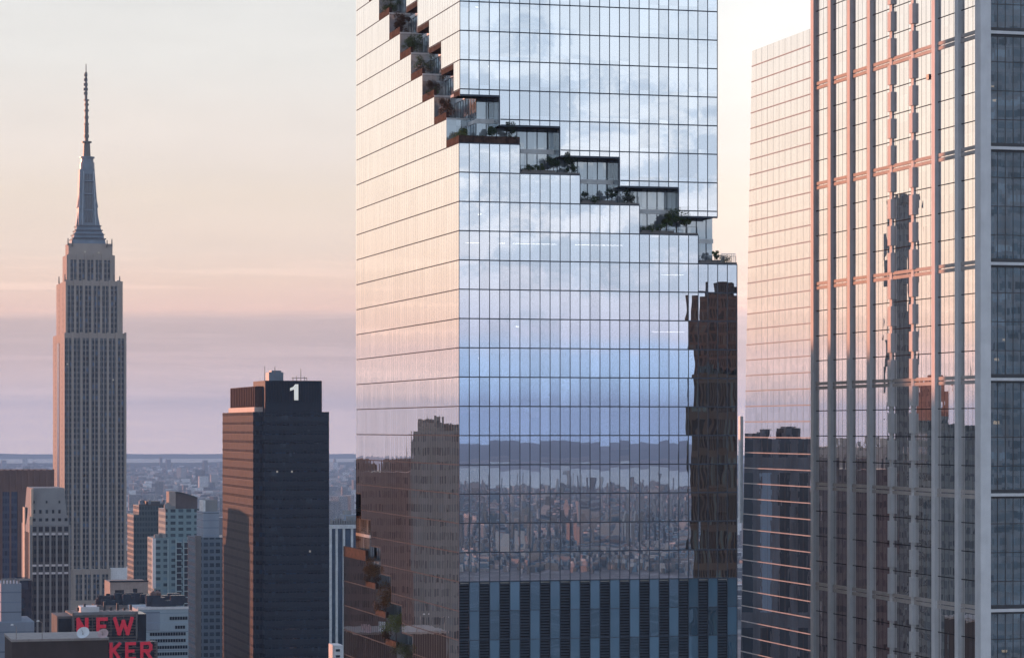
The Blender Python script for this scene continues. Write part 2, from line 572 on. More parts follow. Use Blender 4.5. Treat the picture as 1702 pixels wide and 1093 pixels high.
# ================================================================== THE STEPPED GLASS TOWER
T = Bld('stepped_glass_tower', 'tall mirrored glass tower with planted terraces stepping down around its corner', 'skyscraper', 763, 385)
H = 4.108
Z0 = T.z(286)
RW = T.r(1225)
PW = RW / 28.0
LW = T.l(591.5)
LWING = T.l(571.5)
TOPZ = 300.0
for nm in ('tower_glass', 'tower_side_glass', 'recess_glass', 'plinth_glass'):
    pass


def zf(n):
    return Z0 + H * n


REC = 3.3
UIN = 0.15                                     # upper volume stands a little back
LOWF = [(0, 6, 1), (6, 12, 0), (12, 18, -1), (18, 24, -2), (24, 28, -3)]
LOWL = [(7.5 * k, min(7.5 * (k + 1), LW), 1 + k) for k in range(int(LW / 7.5) + 1)]
UPF = [(0, 4, 3), (4, 10, 2), (10, 16, 1), (16, 22, 0), (22, 26, -1)]
UPL = [(0, 3.75, 3)] + [(3.75 + 7.5 * k, min(3.75 + 7.5 * (k + 1), LW), 4 + k) for k in range(10) if 3.75 + 7.5 * k < LW]
UB = -1.47                                     # underside of the upper volume relative to its floor line
UO = -0.62
LA0 = T.l(659)
PLN = -14                                      # floor where the louvred plant floors begin


def wing_n(l):
    return -17 + math.floor((l - LA0) / 7.5)


def main_bottom(l):
    return -15 + math.floor((l - LA0 + 3.75) / 7.5)


def fquad(mb, x0, x1, z0, z1, y):              # a pane facing the street
    mb.quad([(x0, y, z0), (x1, y, z0), (x1, y, z1), (x0, y, z1)], [(x0 / PW * 1.5, z0 - Z0 + 100 * H), (x1 / PW * 1.5, z0 - Z0 + 100 * H), (x1 / PW * 1.5, z1 - Z0 + 100 * H), (x0 / PW * 1.5, z1 - Z0 + 100 * H)])


def squad(mb, y0, y1, z0, z1, x):              # a pane on the left-hand side
    mb.quad([(x, y1, z0), (x, y0, z0), (x, y0, z1), (x, y1, z1)], [(y1, z0 - Z0 + 100 * H), (y0, z0 - Z0 + 100 * H), (y0, z1 - Z0 + 100 * H), (y1, z1 - Z0 + 100 * H)])


# ---- lower front
mb, g = MB(), MB()
for a, b, n in LOWF:
    fquad(mb, a * PW, b * PW, zf(PLN), zf(n), 0)
lf = T.add('glass_wall', mb, 'tower_glass')
for i in range(29):
    top = max(n for a, b, n in LOWF if a <= i <= b)
    x = i * PW
    g.box(x - 0.05, x + 0.05, -0.05, 0.0, zf(PLN), zf(top))
for n in range(PLN, 2):
    x1 = max([b for a, b, m_ in LOWF if m_ >= n] or [0]) * PW
    g.box(0.05, x1, -0.058, 0.002, zf(n) - 0.08, zf(n) + 0.08)
T.add('mullion_grid', g, 'mullion', lf)
# ---- upper front
mb, g = MB(), MB()
for a, b, n in UPF:
    fquad(mb, max(a * PW, UIN), b * PW, zf(n) + UB, TOPZ, UIN)
uf = T.add('glass_wall', mb, 'tower_glass')
for i in range(27):
    bot = min(n for a, b, n in UPF if a <= i <= b)
    x = max(i * PW, UIN)
    g.box(x - 0.05, x + 0.05, UIN - 0.05, UIN, zf(bot) + UB, TOPZ)
for n in range(-1, 17):
    x0 = min([a for a, b, m_ in UPF if m_ <= n]) * PW + UIN
    g.box(x0, 26 * PW, UIN - 0.058, UIN + 0.002, zf(n) + UO - 0.08, zf(n) + UO + 0.08)
for a, b, n in UPF:
    g.box(a * PW + UIN, b * PW, UIN - 0.07, UIN + 0.03, zf(n) + UB - 0.14, zf(n) + UB + 0.12)
T.add('mullion_grid', g, 'mullion', uf)
# ---- lower left side
mb, g = MB(), MB()
for a, b, n in LOWL:
    cuts = sorted({a, b} | {LA0 - 3.75 + 7.5 * k for k in range(-6, 8) if a < LA0 - 3.75 + 7.5 * k < b})
    for p, q in zip(cuts, cuts[1:]):
        bot = zf(main_bottom((p + q) / 2)) + UB if q > LA0 - 12 else zf(-22)
        squad(mb, p, q, bot, zf(n), 0)
ls = T.add('glass_wall', mb, 'tower_side_glass')
gv = MB()
for i in range(int(LW / 1.5) + 1):
    y = i * 1.5
    if y < 0.2: continue
    n = max(m_ for a, b, m_ in LOWL if a <= y <= b)
    bot = zf(main_bottom(y)) + UB if y > LA0 - 12 else zf(-22)
    gv.box(-0.006, 0.0, y - 0.02, y + 0.02, bot, zf(n))
for n in range(-21, 12):
    y0 = min([a for a, b, m_ in LOWL if m_ >= n] or [LW])
    y1 = LW
    ys = [0.75 * k for k in range(int(LW / 0.75) + 2)]
    ok = [y for y in ys if y0 <= y <= LW and (y < LA0 - 12 or zf(n) > zf(main_bottom(y + 0.1)) + UB)]
    if not ok: continue
    g.box(-0.012, 0.001, ok[0] + 0.01, ok[-1], zf(n) - 0.075, zf(n) + 0.075)
for k in range(-2, 8):
    y0, y1 = LA0 - 3.75 + 7.5 * k, min(LA0 + 3.75 + 7.5 * k, LW)
    if y0 < LW and y0 >= LA0 - 12:
        zb = zf(main_bottom((y0 + y1) / 2)) + UB
        g.box(-0.03, 0.03, y0, y1, zb - 0.1, zb + 0.1)
T.add('mullion_grid', g, 'side_mullion', ls)
T.add('pane_joint', gv, 'pane_joint', ls)
# ---- upper left side
mb, g = MB(), MB()
for a, b, n in UPL:
    squad(mb, max(a, UIN), b, zf(n) + UB, TOPZ, UIN)
us = T.add('glass_wall', mb, 'tower_side_glass')
gv = MB()
for n in range(3, 17):
    y1 = max([b for a, b, m_ in UPL if m_ <= n])
    g.box(UIN - 0.012, UIN + 0.001, UIN, y1, zf(n) + UO - 0.075, zf(n) + UO + 0.075)
for i in range(1, int(LW / 1.5) + 1):
    n = min(m_ for a, b, m_ in UPL if a <= i * 1.5 <= b)
    gv.box(UIN - 0.006, UIN, i * 1.5 - 0.02, i * 1.5 + 0.02, zf(n) + UB, TOPZ)
T.add('mullion_grid', g, 'side_mullion', us)
T.add('pane_joint', gv, 'pane_joint', us)
# ---- hidden sides and roof
mb = MB()
squad(mb, 30, 0, 0, zf(-3), RW)                                   # right-hand wall, lower
T.add('glass_wall', mb, 'tower_side_glass')
mb = MB()
squad(mb, 30, UIN, zf(-1) + UB, TOPZ, 26 * PW)
T.add('glass_wall', mb, 'tower_side_glass')
mb = MB()
mb.quad([(16, LW, 0), (0, LW, 0), (0, LW, TOPZ), (16, LW, TOPZ)])
mb.quad([(26 * PW, 30, 0), (16, 30, 0), (16, 30, TOPZ), (26 * PW, 30, TOPZ)])
mb.quad([(RW, 29.9, 0), (26 * PW, 29.9, 0), (26 * PW, 29.9, zf(-3)), (RW, 29.9, zf(-3))])
mb.quad([(16, 30, 0), (16, LW, 0), (16, LW, TOPZ), (16, 30, TOPZ)])
T.add('glass_wall', mb, 'tower_side_glass')
mb = MB().box(0.3, 26 * PW - 0.1, 0.3, 29.8, TOPZ - 0.6, TOPZ).box(0.3, 15.9, 29.81, LW - 0.1, TOPZ - 0.6, TOPZ)
T.add('roof', mb, 'slab')
# ---- recessed glazing behind the terraces
CRR = T.r(1184, REC)
mb, g = MB(), MB()
fquad(mb, REC, CRR, zf(-4), zf(12), REC)
squad(mb, REC, LW - 1, 110, zf(14), REC)
squad(mb, 29, REC, zf(-4), zf(2), CRR)
rc = T.add('recess_glazing', mb, 'recess_glass')
x = REC
while x < CRR + 0.01:
    g.box(x - 0.06, x + 0.06, REC - 0.06, REC, zf(-3), zf(4)); x += 1.5
for y in [REC + 1.5 * i for i in range(1, 44)]:
    g.box(REC - 0.05, REC, y - 0.05, y + 0.05, zf(-20), zf(13))
T.add('mullion_grid', g, 'mullion', rc)
sl = MB()
for n in range(-3, 4):
    sl.box(REC - 0.10, CRR + 0.1, REC - 0.10, REC + 0.02, zf(n) + UO - 0.30, zf(n) + UO + 0.32)
for n in range(-19, 13):
    sl.box(REC - 0.10, REC + 0.02, REC + 0.1, LW - 1, zf(n) + UO - 0.25, zf(n) + UO + 0.25)
T.add('slab_edge', sl, 'white_frame', rc)
# ---- inside: floor plates and a dark core, seen faintly through the front glass
for n in range(PLN, 2):
    x1 = max([b for a, b, m_ in LOWF if m_ >= n]) * PW - 0.2
    T.add('floor_plate', MB().box(0.25, x1, 0.25, 7.0, zf(n) - 0.55, zf(n) - 0.12), 'slab')
for n in range(0, 8):
    x0 = min([a for a, b, m_ in UPF if m_ <= n]) * PW + 0.5
    T.add('floor_plate', MB().box(x0, 26 * PW - 0.3, 0.4, 7.0, zf(n) + UO - 0.5, zf(n) + UO - 0.12), 'slab')
T.add('service_core', MB().box(7.5, 34.0, 7.3, 26, zf(-30), TOPZ - 1).box(7.5, 14.0, 26.01, LW - 6, zf(-30), TOPZ - 1), 'dark_core')
for a, b, n in ((1.0, 4.9, -2), (5.7, 10.1, -2), (12.0, 16.8, -2), (20.7, 23.0, -3), (19.8, 23.1, -5)):
    T.add('ceiling_light', MB().box(a * PW, b * PW, 2.2, 2.42, zf(n) - 1.02 - 0.55, zf(n) - 0.92 - 0.55), 'lamp_strip')
for a, n, k in ((1.9, 6, 0.5), (1.4, 5, 0.3), (3.0, 4, 0.6), (2.2, -1, 1.0), (5.9, -5, 0.4), (2.2, -6, 0.8)):
    T.add('ceiling_light', MB().box(a * PW, (a + 0.25) * PW, 1.5, 1.9, zf(n) - k - 0.7, zf(n) - k - 0.5), 'lamp_strip')

rnd = random.Random(77)
plain('blind_cloth', (0.75, 0.74, 0.72), 0.8)
for _ in range(34):
    n = rnd.randint(-13, 8)
    if n < 1:
        x1 = max(b for a, b, m_ in LOWF if m_ >= n + 1) if n < 0 else 6
        i, y_, zt_ = rnd.randint(0, int(x1) - 2), 0.16, zf(n + 1) - 0.15
    else:
        x0 = min(a for a, b, m_ in UPF if m_ <= n)
        i, y_, zt_ = rnd.randint(int(x0), 24), UIN + 0.16, zf(n + 1) + UO - 0.15
    T.add('roller_blind', MB().box((i + 0.06) * PW, (i + rnd.choice((1, 1, 2)) - 0.06) * PW, y_, y_ + 0.03, zt_ - rnd.uniform(0.9, 3.3), zt_), 'blind_cloth')

# ---- terraces: soffit, deck, end wall, planter for every step
def terrace_front(a, b, n, last=False):
    x0, x1 = a * PW, b * PW
    T.add('terrace_deck', MB().box(x0 + 0.05, x1 - 0.02, 0.3, REC + 0.5 if not last else 20, zf(n) - 0.3, zf(n) - 0.02), 'deck')
    T.add('planter', MB().box(x0 + (0.02 if a else -0.02), x1 - 0.02, -0.02, 0.35, zf(n) + 0.01, zf(n) + (1.05 if n == 1 else 0.3))
          .box(x0 + 0.4, x0 + (x1 - x0) * 0.6, 0.36, 1.0, zf(n) + 0.01, zf(n) + 0.6), 'bronze' if n == 1 else 'planter_grey')
    if n < 1:
        rail = MB()
        for k in range(7):
            xx = x0 + 0.15 + (x1 - x0 - 0.3) * k / 6
            rail.box(xx - 0.025, xx + 0.025, 0.05, 0.1, zf(n) + 0.3, zf(n) + 1.15)
        rail.box(x0 + 0.1, x1 - 0.1, 0.04, 0.11, zf(n) + 1.15, zf(n) + 1.2)
        T.add('railing', rail, 'mullion')
    if b < 28:
        mb = MB()
        mb.quad([(x1, 0, zf(n - 1)), (x1, REC + 0.5, zf(n - 1)), (x1, REC + 0.5, zf(n)), (x1, 0, zf(n))])
        T.add('end_wall', mb, 'recess_glass')


plain('planter_grey', (0.16, 0.14, 0.13), 0.6)
for a, b, n in LOWF:
    terrace_front(a, b, n, b == 28)
for k, (a, b, n) in enumerate(LOWL):
    if b - a < 0.5 or n > 9: continue
    T.add('terrace_deck', MB().box(0.3, REC + 0.5, a + (0.4 if k == 0 else 0.02), b - 0.02, zf(n) - 0.3, zf(n) - 0.02), 'deck')
    pl = MB().box(-0.02, 0.4, a + (0.36 if k == 0 else 0.02), b - 0.02, zf(n) + 0.01, zf(n) + 1.05)
    T.add('planter', pl, 'bronze')
    if k > 0:                                                     # wall at the step, turned to the street
        mb = MB()
        mb.quad([(0, a, zf(n - 1)), (REC + 0.5, a, zf(n - 1)), (REC + 0.5, a, zf(n)), (0, a, zf(n))])
        ew = T.add('end_wall', mb, 'recess_glass')
        T.add('wall_cap', MB().box(0.0, REC, a - 0.08, a + 0.3, zf(n), zf(n) + 0.22), 'white_frame', ew)
for a, b, n in UPF:
    T.add('soffit', MB().box(a * PW + UIN + 0.05, b * PW - 0.05, UIN + 0.06, REC + 0.6, zf(n) + UB - 0.02, zf(n) + UB + 0.10), 'soffit_bronze')
    if a > 0:
        mb = MB()
        mb.quad([(a * PW, REC + 0.5, zf(n) + UB), (a * PW, UIN, zf(n) + UB), (a * PW, UIN, zf(n + 1) + UB), (a * PW, REC + 0.5, zf(n + 1) + UB)])
        T.add('end_wall', mb, 'recess_glass')
    if b < 26:
        T.add('soffit_trim', MB().box(b * PW - 0.07, b * PW + 0.07, UIN - 0.09, UIN + 0.2, zf(n - 1) + UB, zf(n) + UB), 'mullion')
for a, b, n in UPL:
    if n > 12: continue
    T.add('soffit', MB().box(UIN - 0.01, REC + 0.6, a + (UIN + 0.06 if a == 0 else 0.05), b - 0.05, zf(n) + UB - 0.02, zf(n) + UB + 0.75), 'soffit_bronze')
    if a > 0:
        mb = MB()
        mb.quad([(UIN, a, zf(n - 1) + UB), (REC + 0.5, a, zf(n - 1) + UB), (REC + 0.5, a, zf(n) + UB), (UIN, a, zf(n) + UB)][::-1])
        T.add('end_wall', mb, 'recess_glass')
# pergola hedge and glass balustrade on the last terrace
ra = MB()
for k in range(9):
    xx = CRR + 0.3 + (RW - CRR - 0.5) * k / 8
    ra.box(xx - 0.03, xx + 0.03, 0.3, 0.36, zf(-3) + 0.1, zf(-3) + 1.5)
ra.box(CRR + 0.3, RW - 0.1, 0.29, 0.37, zf(-3) + 1.5, zf(-3) + 1.58)
T.add('balustrade', ra, 'white_frame')

# ---- louvred plant floors
ZB = zf(-24)
mb, g = MB(), MB()
for i in range(28):
    if i % 2:
        fquad(mb, i * PW, (i + 1) * PW, ZB, zf(PLN), 0)
pg = T.add('glass_wall', mb, 'plinth_glass')
for i in range(29):
    g.box(i * PW - 0.06, i * PW + 0.06, -0.06, 0.0, ZB, zf(PLN) - 0.09)
for n in range(-23, PLN):
    g.box(0.07, RW - 0.07, -0.05, 0.002, zf(n) - 0.05, zf(n) + 0.05)
T.add('mullion_grid', g, 'mullion', pg)
for i in range(0, 28, 2):
    lv = MB()
    z = ZB + 0.2
    while z < zf(PLN) - 0.25:
        lv.quad([(i * PW + 0.08, 0.02, z), ((i + 1) * PW - 0.08, 0.02, z), ((i + 1) * PW - 0.08, 0.20, z + 0.20), (i * PW + 0.08, 0.20, z + 0.20)])
        lv.box(i * PW + 0.08, (i + 1) * PW - 0.08, -0.01, 0.03, z - 0.06, z)
        z += 0.40
    lo = T.add('louver', lv, 'louver_metal')
    bk = MB()
    bk.quad([(i * PW, 0.35, ZB), ((i + 1) * PW, 0.35, ZB), ((i + 1) * PW, 0.35, zf(PLN)), (i * PW, 0.35, zf(PLN))])
    T.add('cavity_shade_sheet', bk, 'cavity_shade', lo)  # black sheet stands in for the shade of the cavity
mb = MB().box(0.1, RW - 0.1, 0.5, 29.5, 0, ZB - 0.05).box(0.1, 15.5, 29.51, LW - 1, 0, ZB - 0.05)
T.add('base_wall', mb, 'dark_core')

# ---- the lower wing on the left, with its own planted steps
mb, g = MB(), MB()
WX = -0.05
j = -3
while True:
    a, b = LA0 + 7.5 * j, LA0 + 7.5 * (j + 1)
    n = wing_n((a + b) / 2)
    if n >= -14:
        a, b, n = a, LWING, -14
    squad(mb, a, b, zf(-40), zf(n), WX)
    for q in range(int(round((b - a) / 1.5))):
        g.box(WX - 0.02, WX, a + q * 1.5 - 0.03, a + q * 1.5 + 0.03, zf(-30), zf(n))
    T.add('terrace_deck', MB().box(0.3, REC + 0.5, a + 0.02, b - 0.02, zf(n) - 0.3, zf(n) - 0.02), 'deck')
    T.add('planter', MB().box(WX - 0.03, 0.45, a + 0.02, b - 0.02, zf(n) + 0.01, zf(n) + (0.9 if n < -14 else 1.7)), 'bronze')
    e = MB()
    e.quad([(WX, a, zf(n - 1)), (REC + 0.5, a, zf(n - 1)), (REC + 0.5, a, zf(n)), (WX, a, zf(n))])
    T.add('end_wall', e, 'recess_glass')
    g.box(WX - 0.05, 0.05, a - 0.08, a + 0.02, zf(n - 1), zf(n) + 0.9)
    if n == -14:
        break
    j += 1
for n in range(-30, -14):
    l0 = LA0 + 7.5 * (n + 17)
    if n < -17: l0 = LA0 - 22
    g.box(WX - 0.03, WX + 0.001, max(l0, LA0 - 22), LWING, zf(n) - 0.09, zf(n) + 0.09)
wg = T.add('glass_wall', mb, 'wing_glass' if 'wing_glass' in MATS else glass('wing_glass', 1.5, 4.108, tint=(0.72, 0.70, 0.71), inner=(0.05, 0.05, 0.05), lo=0.6, hi=0.93))
T.add('mullion_grid', g, 'side_mullion', wg)
for k in range(-2, 5):
    y0, y1 = LA0 - 3.75 + 7.5 * k, min(LA0 + 3.75 + 7.5 * k, LW)
    if y0 < LW:
        zb = zf(main_bottom((y0 + y1) / 2)) + UB
        T.add('soffit', MB().box(0.04, REC + 0.5, y0 + 0.05, y1 - 0.05, zb - 0.02, zb + 0.12), 'soffit_bronze')
mb = MB().box(0.2, 15.5, LW + 0.1, LWING - 0.05, 0, zf(-14) - 0.05)
T.add('wing_wall', mb, 'dark_core')


# ------------------------------------------------------------------ trees and shrubs on the terraces
def leafy(name, label, cat, x, y, z, h, w, mat, kind='tree', seed=0, group=None, n=260):
    """local tower coordinates; trunk + leaf-sized faces spread through an uneven crown"""
    rnd = random.Random(seed * 31 + 5)
    o = bpy.data.objects.new(name, None)
    o.empty_display_size = 0.5
    wx, wy = T.world(x, y)
    o.location = (wx, wy, z)
    o.rotation_euler = (0, 0, rnd.uniform(0, 6))
    COL.objects.link(o)
    tag(o, label, cat, group)
    tr = MB()
    if kind != 'shrub':
        tr.cyl(0, 0, -0.3, h * 0.75, 0.07, 0.025, 7)
        for _ in range(5):
            a = rnd.uniform(0, 6.28); zz = h * rnd.uniform(0.3, 0.6)
            tr.bar((0, 0, zz), (math.cos(a) * w * 0.33, math.sin(a) * w * 0.33, zz + h * 0.2), 0.035)
    else:
        for _ in range(5):
            a = rnd.uniform(0, 6.28)
            tr.bar((0, 0, -0.2), (math.cos(a) * w * 0.25, math.sin(a) * w * 0.25, h * 0.7), 0.03)
    tr.build('trunk' if kind != 'shrub' else 'stem', 'bark', o)
    cr = MB()
    cl = []
    for _ in range(11 if kind == 'tree' else 7):
        a = rnd.uniform(0, 6.28); q = math.sqrt(rnd.random())
        if kind == 'tree':
            cl.append((math.cos(a) * q * w * 0.36, math.sin(a) * q * w * 0.36, h * rnd.uniform(0.42, 0.9), w * rnd.uniform(0.12, 0.24)))
        elif kind == 'shrub':
            cl.append((math.cos(a) * q * w * 0.4, math.sin(a) * q * w * 0.4, h * rnd.uniform(0.2, 0.8), w * rnd.uniform(0.12, 0.25)))
    for i in range(int(n * 2.2)):
        if kind == 'conifer':
            f = rnd.random() ** 1.3
            zz = h * (0.12 + 0.88 * f)
            rr = w * 0.5 * (1 - f) * math.sqrt(rnd.random()) * (0.75 + 0.35 * math.sin(zz * 9))
            a = rnd.uniform(0, 6.28)
            c = Vector((rr * math.cos(a), rr * math.sin(a), zz))
            s = 0.08
        else:
            cx, cy, cz, cr_ = rnd.choice(cl)
            v = Vector((rnd.gauss(0, 1), rnd.gauss(0, 1), rnd.gauss(0, 1))).normalized() * cr_ * rnd.random() ** 0.4
            c = Vector((cx, cy, max(cz, 0.05))) + v
            s = rnd.uniform(0.06, 0.11)
        u = Vector((rnd.gauss(0, 1), rnd.gauss(0, 1), rnd.gauss(0, 1))).normalized()
        q = u.orthogonal().normalized()
        cr.quad([c - u * s, c + q * s * 0.6, c + u * s, c - q * s * 0.6], [(0, 0), (1, 0), (1, 1), (0, 1)])
    cr.build('crown' if kind != 'shrub' else 'foliage', mat, o)
    return o


ORD = ['first', 'second', 'third', 'fourth', 'fifth', 'sixth', 'seventh', 'eighth', 'ninth', 'tenth']
G1 = 'trees on the street-side terraces of the glass tower'
G2 = 'trees on the side terraces of the glass tower'
sd = 1
# street-side steps (pixel column, floor of the deck, height, width, kind)
for px, yy, n, h, wd, kind, mat, lab in (
        (817, 1.0, 1, 2.1, 1.5, 'tree', 'leaf_dark', 'rounded dark shrub-like tree on the topmost street-side terrace, above the bronze planter'),
        (846, 0.9, 1, 3.0, 1.9, 'tree', 'leaf_dark', 'spindly open-crowned tree at the right end of the topmost street-side terrace'),
        (920, 1.0, 0, 2.0, 1.8, 'tree', 'leaf_dark', 'low round tree on the second street-side terrace, beside a taller spindly one'),
        (946, 0.9, 0, 3.0, 2.1, 'tree', 'leaf_dark', 'tall spindly tree at the right end of the second street-side terrace'),
        (1017, 1.0, -1, 2.0, 1.5, 'tree', 'leaf_dark', 'squat dark tree left of the conifer on the third street-side terrace'),
        (1043, 0.9, -1, 3.5, 1.9, 'conifer', 'leaf_dark', 'pointed dark conifer on the third street-side terrace'),
        (1124, 0.9, -2, 3.1, 2.9, 'tree', 'leaf_green', 'broad bushy green tree on the fourth street-side terrace'),
        (1108, 1.2, -2, 2.6, 1.7, 'tree', 'leaf_green', 'slim green tree beside the broad bushy one on the fourth street-side terrace'),
        (1140, 1.2, -2, 2.4, 1.4, 'tree', 'leaf_green', 'small green tree just past the broad bushy one on the fourth street-side terrace')):
    leafy('terrace_tree' if kind == 'tree' else 'conifer', lab, 'tree', T.r(px, yy), yy, zf(n) + 0.3, h * 1.12, wd * 1.3, mat, kind, sd, G1, 900)
    sd += 1
for px, yy, n, h, wd, lab in (
        (800, 0.8, 1, 0.75, 1.6, 'low grey-green shrub on the topmost street-side terrace, left of the round tree'),
        (853, 0.7, 1, 0.8, 1.8, 'low dark shrub at the right edge of the topmost street-side terrace'),
        (880, 0.8, 0, 0.9, 2.0, 'low spreading shrub at the left end of the second street-side terrace'),
        (899, 0.8, 0, 1.0, 1.8, 'brownish shrub in the middle of the second street-side terrace'),
        (950, 0.7, 0, 1.0, 1.7, 'dark shrub under the tall spindly tree on the second street-side terrace'),
        (969, 0.8, -1, 1.3, 1.6, 'upright dark shrub at the left end of the third street-side terrace'),
        (988, 0.8, -1, 0.8, 2.2, 'low spreading shrub in the middle of the third street-side terrace'),
        (1048, 0.7, -1, 0.9, 1.9, 'dark shrub at the foot of the pointed conifer'),
        (1075, 0.8, -2, 0.8, 2.0, 'low shrub at the left end of the fourth street-side terrace'),
        (1096, 0.8, -2, 0.9, 1.8, 'low green shrub under the slim tree on the fourth street-side terrace'),
        (1189, 1.0, -3, 1.5, 1.1, 'small upright shrub behind the balustrade of the lowest street-side terrace'),
        (1203, 1.0, -3, 0.9, 2.4, 'clipped green shrub behind the balustrade of the lowest street-side terrace')):
    leafy('shrub', lab, 'shrub', T.r(px, yy), yy, zf(n) + 0.3, h * 1.25, wd * 1.1, 'leaf_dark' if 'dark' in lab else 'leaf_green', 'shrub', sd, 'low planting on the street-side terraces', 380)
    sd += 1
sidek = ['leaf_green', 'leaf_autumn', 'leaf_autumn', 'leaf_green', 'leaf_green', 'leaf_autumn', 'leaf_green']
for k in range(0, 7):
    n = 1 + k
    col = 'green' if sidek[k] == 'leaf_green' else 'rusty brown'
    leafy('terrace_tree', f'{col} bushy tree on the {ORD[k]} side terrace up from the tower corner', 'tree', 1.3, 7.5 * k + 4.4, zf(n),
          (2.8, 3.6, 3.9, 3.8, 3.4, 3.9, 3.6)[k], (2.6, 3.4, 3.5, 3.7, 3.6, 3.6, 3.6)[k], sidek[k], 'tree', sd, G2, 900)
    sd += 1
    leafy('shrub', f'{"orange" if k % 2 else "olive"} low shrub in the {ORD[k]} bronze planter up from the corner of the glass tower', 'shrub', 0.65, 7.5 * k + 3.0, zf(n) + 0.6, 1.3, 2.8,
          'leaf_autumn' if k % 2 else 'leaf_green', 'shrub', sd, 'low planting in the side terrace planters', 170)
    sd += 1
for k in range(0, 4):
    l0 = LA0 + 7.5 * (k - 1)
    n = wing_n(l0 + 1)
    a = 'dark green' if k < 1 else ('rust brown' if k > 1 else 'olive')
    leafy('terrace_tree', f'{a} full tree on the {ORD[k]} step up of the low planted wing', 'tree', 0.5, l0 + 2.4, zf(n) + 0.4, 4.8, 5.0,
          ('leaf_lime', 'leaf_lime', 'leaf_rust', 'leaf_rust')[k], 'tree', sd, 'trees on the low wing of the glass tower', 1300)
    sd += 1
    leafy('shrub', f'orange-tipped shrub in the {ORD[k]} planter up on the low wing', 'shrub', 0.2, l0 + 5.0, zf(n) + 0.7, 1.9, 3.6,
          'leaf_autumn', 'shrub', sd, 'low planting on the low wing of the glass tower', 500)
    sd += 1

# ================================================================== RIGHT: STONE-FRAMED TOWER
glass('pier_glass', 1.5, 4.066, tint=(0.97, 0.93, 0.91), lo=0.92, hi=0.98, tilt=0.0016, pillow=0.004, wav=0.001, inner=(0.05, 0.045, 0.04))
glass('office_glass', 1.2, 4.066, tint=(0.66, 0.82, 0.95), lo=0.50, hi=0.9, tilt=0.0015, inner=(0.07, 0.14, 0.19), see=0.40, pillow=0.002, wav=0.0003)
plain('pale_stone', (0.70, 0.68, 0.68), 0.65, 0.4, 0.08, 0.5)
plain('pale_stone_warm', (0.46, 0.40, 0.37), 0.65, 0.4, 0.12, 0.5)
plain('dark_metal', (0.05, 0.05, 0.055), 0.4)
plain('floor_line', (0.035, 0.03, 0.03), 0.9, 0.0)
Rt = Bld('stone_framed_tower', 'glass tower with pale vertical stone piers and floor bands at the right edge', 'skyscraper', 1630, 385)
h2 = 4.066
LB = Rt.l(1347)
zr = Rt.z(245)                    # a stone band on the street front
RTOP = 310.0
mb = MB()
def sq2(mb, y0, y1, z0, z1, x):
    mb.quad([(x, y1, z0), (x, y0, z0), (x, y0, z1), (x, y1, z1)], [(y1, z0 - zr + 400), (y0, z0 - zr + 400), (y0, z1 - zr + 400), (y1, z1 - zr + 400)])
PD = 0.5
sq2(mb, 0.4, LB, 0, RTOP, PD)
gw = Rt.add('glass_wall', mb, 'pier_glass')
g = MB()
n = -36
while zr + n * h2 < RTOP:
    if n % 4:
        g.box(PD - 0.02, PD + 0.002, 0.5, LB - 0.1, zr + n * h2 - 0.07, zr + n * h2 + 0.07)
    n += 1
bay = LB / 8.0
for i in range(8):
    for q in range(1, 5):
        y = i * bay + bay * q / 5 + 0.4
        g.box(PD - 0.012, PD, y - 0.025, y + 0.025, 0, RTOP)
Rt.add('mullion_grid', g, 'floor_line', gw)
for i in range(1, 9):
    y = i * bay
    notched = i in (4, 5) and False
    yw = 1.25
    if i == 8: y -= 0.7
    mbp = MB()
    if i in (3, 4):
        k = -36
        while zr + k * h2 < RTOP:
            mbp.box(0.0, PD, y - yw / 2, y + yw / 2, zr + k * h2 + 0.5, zr + (k + 1) * h2 - 0.6)
            mbp.box(0.3, PD, y - yw / 2 + 0.25, y + yw / 2 - 0.05, zr + k * h2 - 0.6, zr + k * h2 + 0.5)
            k += 1
    else:
        mbp.box(0.0, PD, y - yw / 2, y + yw / 2, 0, RTOP)
    Rt.add('pier', mbp, 'pale_stone')
Rt.add('corner_pier', MB().box(0.0, Rt.r(1647), 0.0, 1.9, 0, RTOP), 'pale_stone')
n = -9
while zr + n * 4 * h2 < RTOP - 2:
    zc = zr + n * 4 * h2
    Rt.add('spandrel_band', MB().box(PD - 0.12, PD + 0.05, 1.9, LB - 0.2, zc - 0.6, zc - 0.08).box(PD - 0.12, PD + 0.05, 1.9, LB - 0.2, zc + 0.10, zc + 0.6), 'pale_stone_warm')
    Rt.add('spandrel_band', MB().box(Rt.r(1647) + 0.001, 32, 0.05, 0.75, zc - 0.2, zc + 0.22), 'pale_stone')
    Rt.add('dark_strip', MB().box(Rt.r(1647) + 0.001, 32, 0.45, 0.76, zc + 0.23, zc + 0.75).box(Rt.r(1647) + 0.001, 32, 0.45, 0.76, zc - 0.5, zc - 0.21), 'dark_metal')  # dark metal strips above and below the stone band
    n += 1
mb = MB()
x0 = Rt.r(1647)
mb.quad([(x0, 0.75, 0), (32, 0.75, 0), (32, 0.75, RTOP), (x0, 0.75, RTOP)], [(x0, 0 - zr + 400), (32, -zr + 400), (32, RTOP - zr + 400), (x0, RTOP - zr + 400)])
gf = Rt.add('glass_wall', mb, 'office_glass')
g = MB()
x = x0 + 0.15
while x < 32:
    g.box(x - 0.04, x + 0.04, 0.68, 0.751, 0, RTOP); x += 1.2
n = -36
while zr + n * h2 < RTOP:
    if n % 4:
        g.box(x0, 32, 0.69, 0.752, zr + n * h2 - 0.05, zr + n * h2 + 0.05)
    n += 1
Rt.add('mullion_grid', g, 'dark_metal', gf)
Rt.add('wall', MB().box(PD + 0.06, 32, 7.0, LB - 0.1, 0, RTOP - 0.1), 'dark_core')
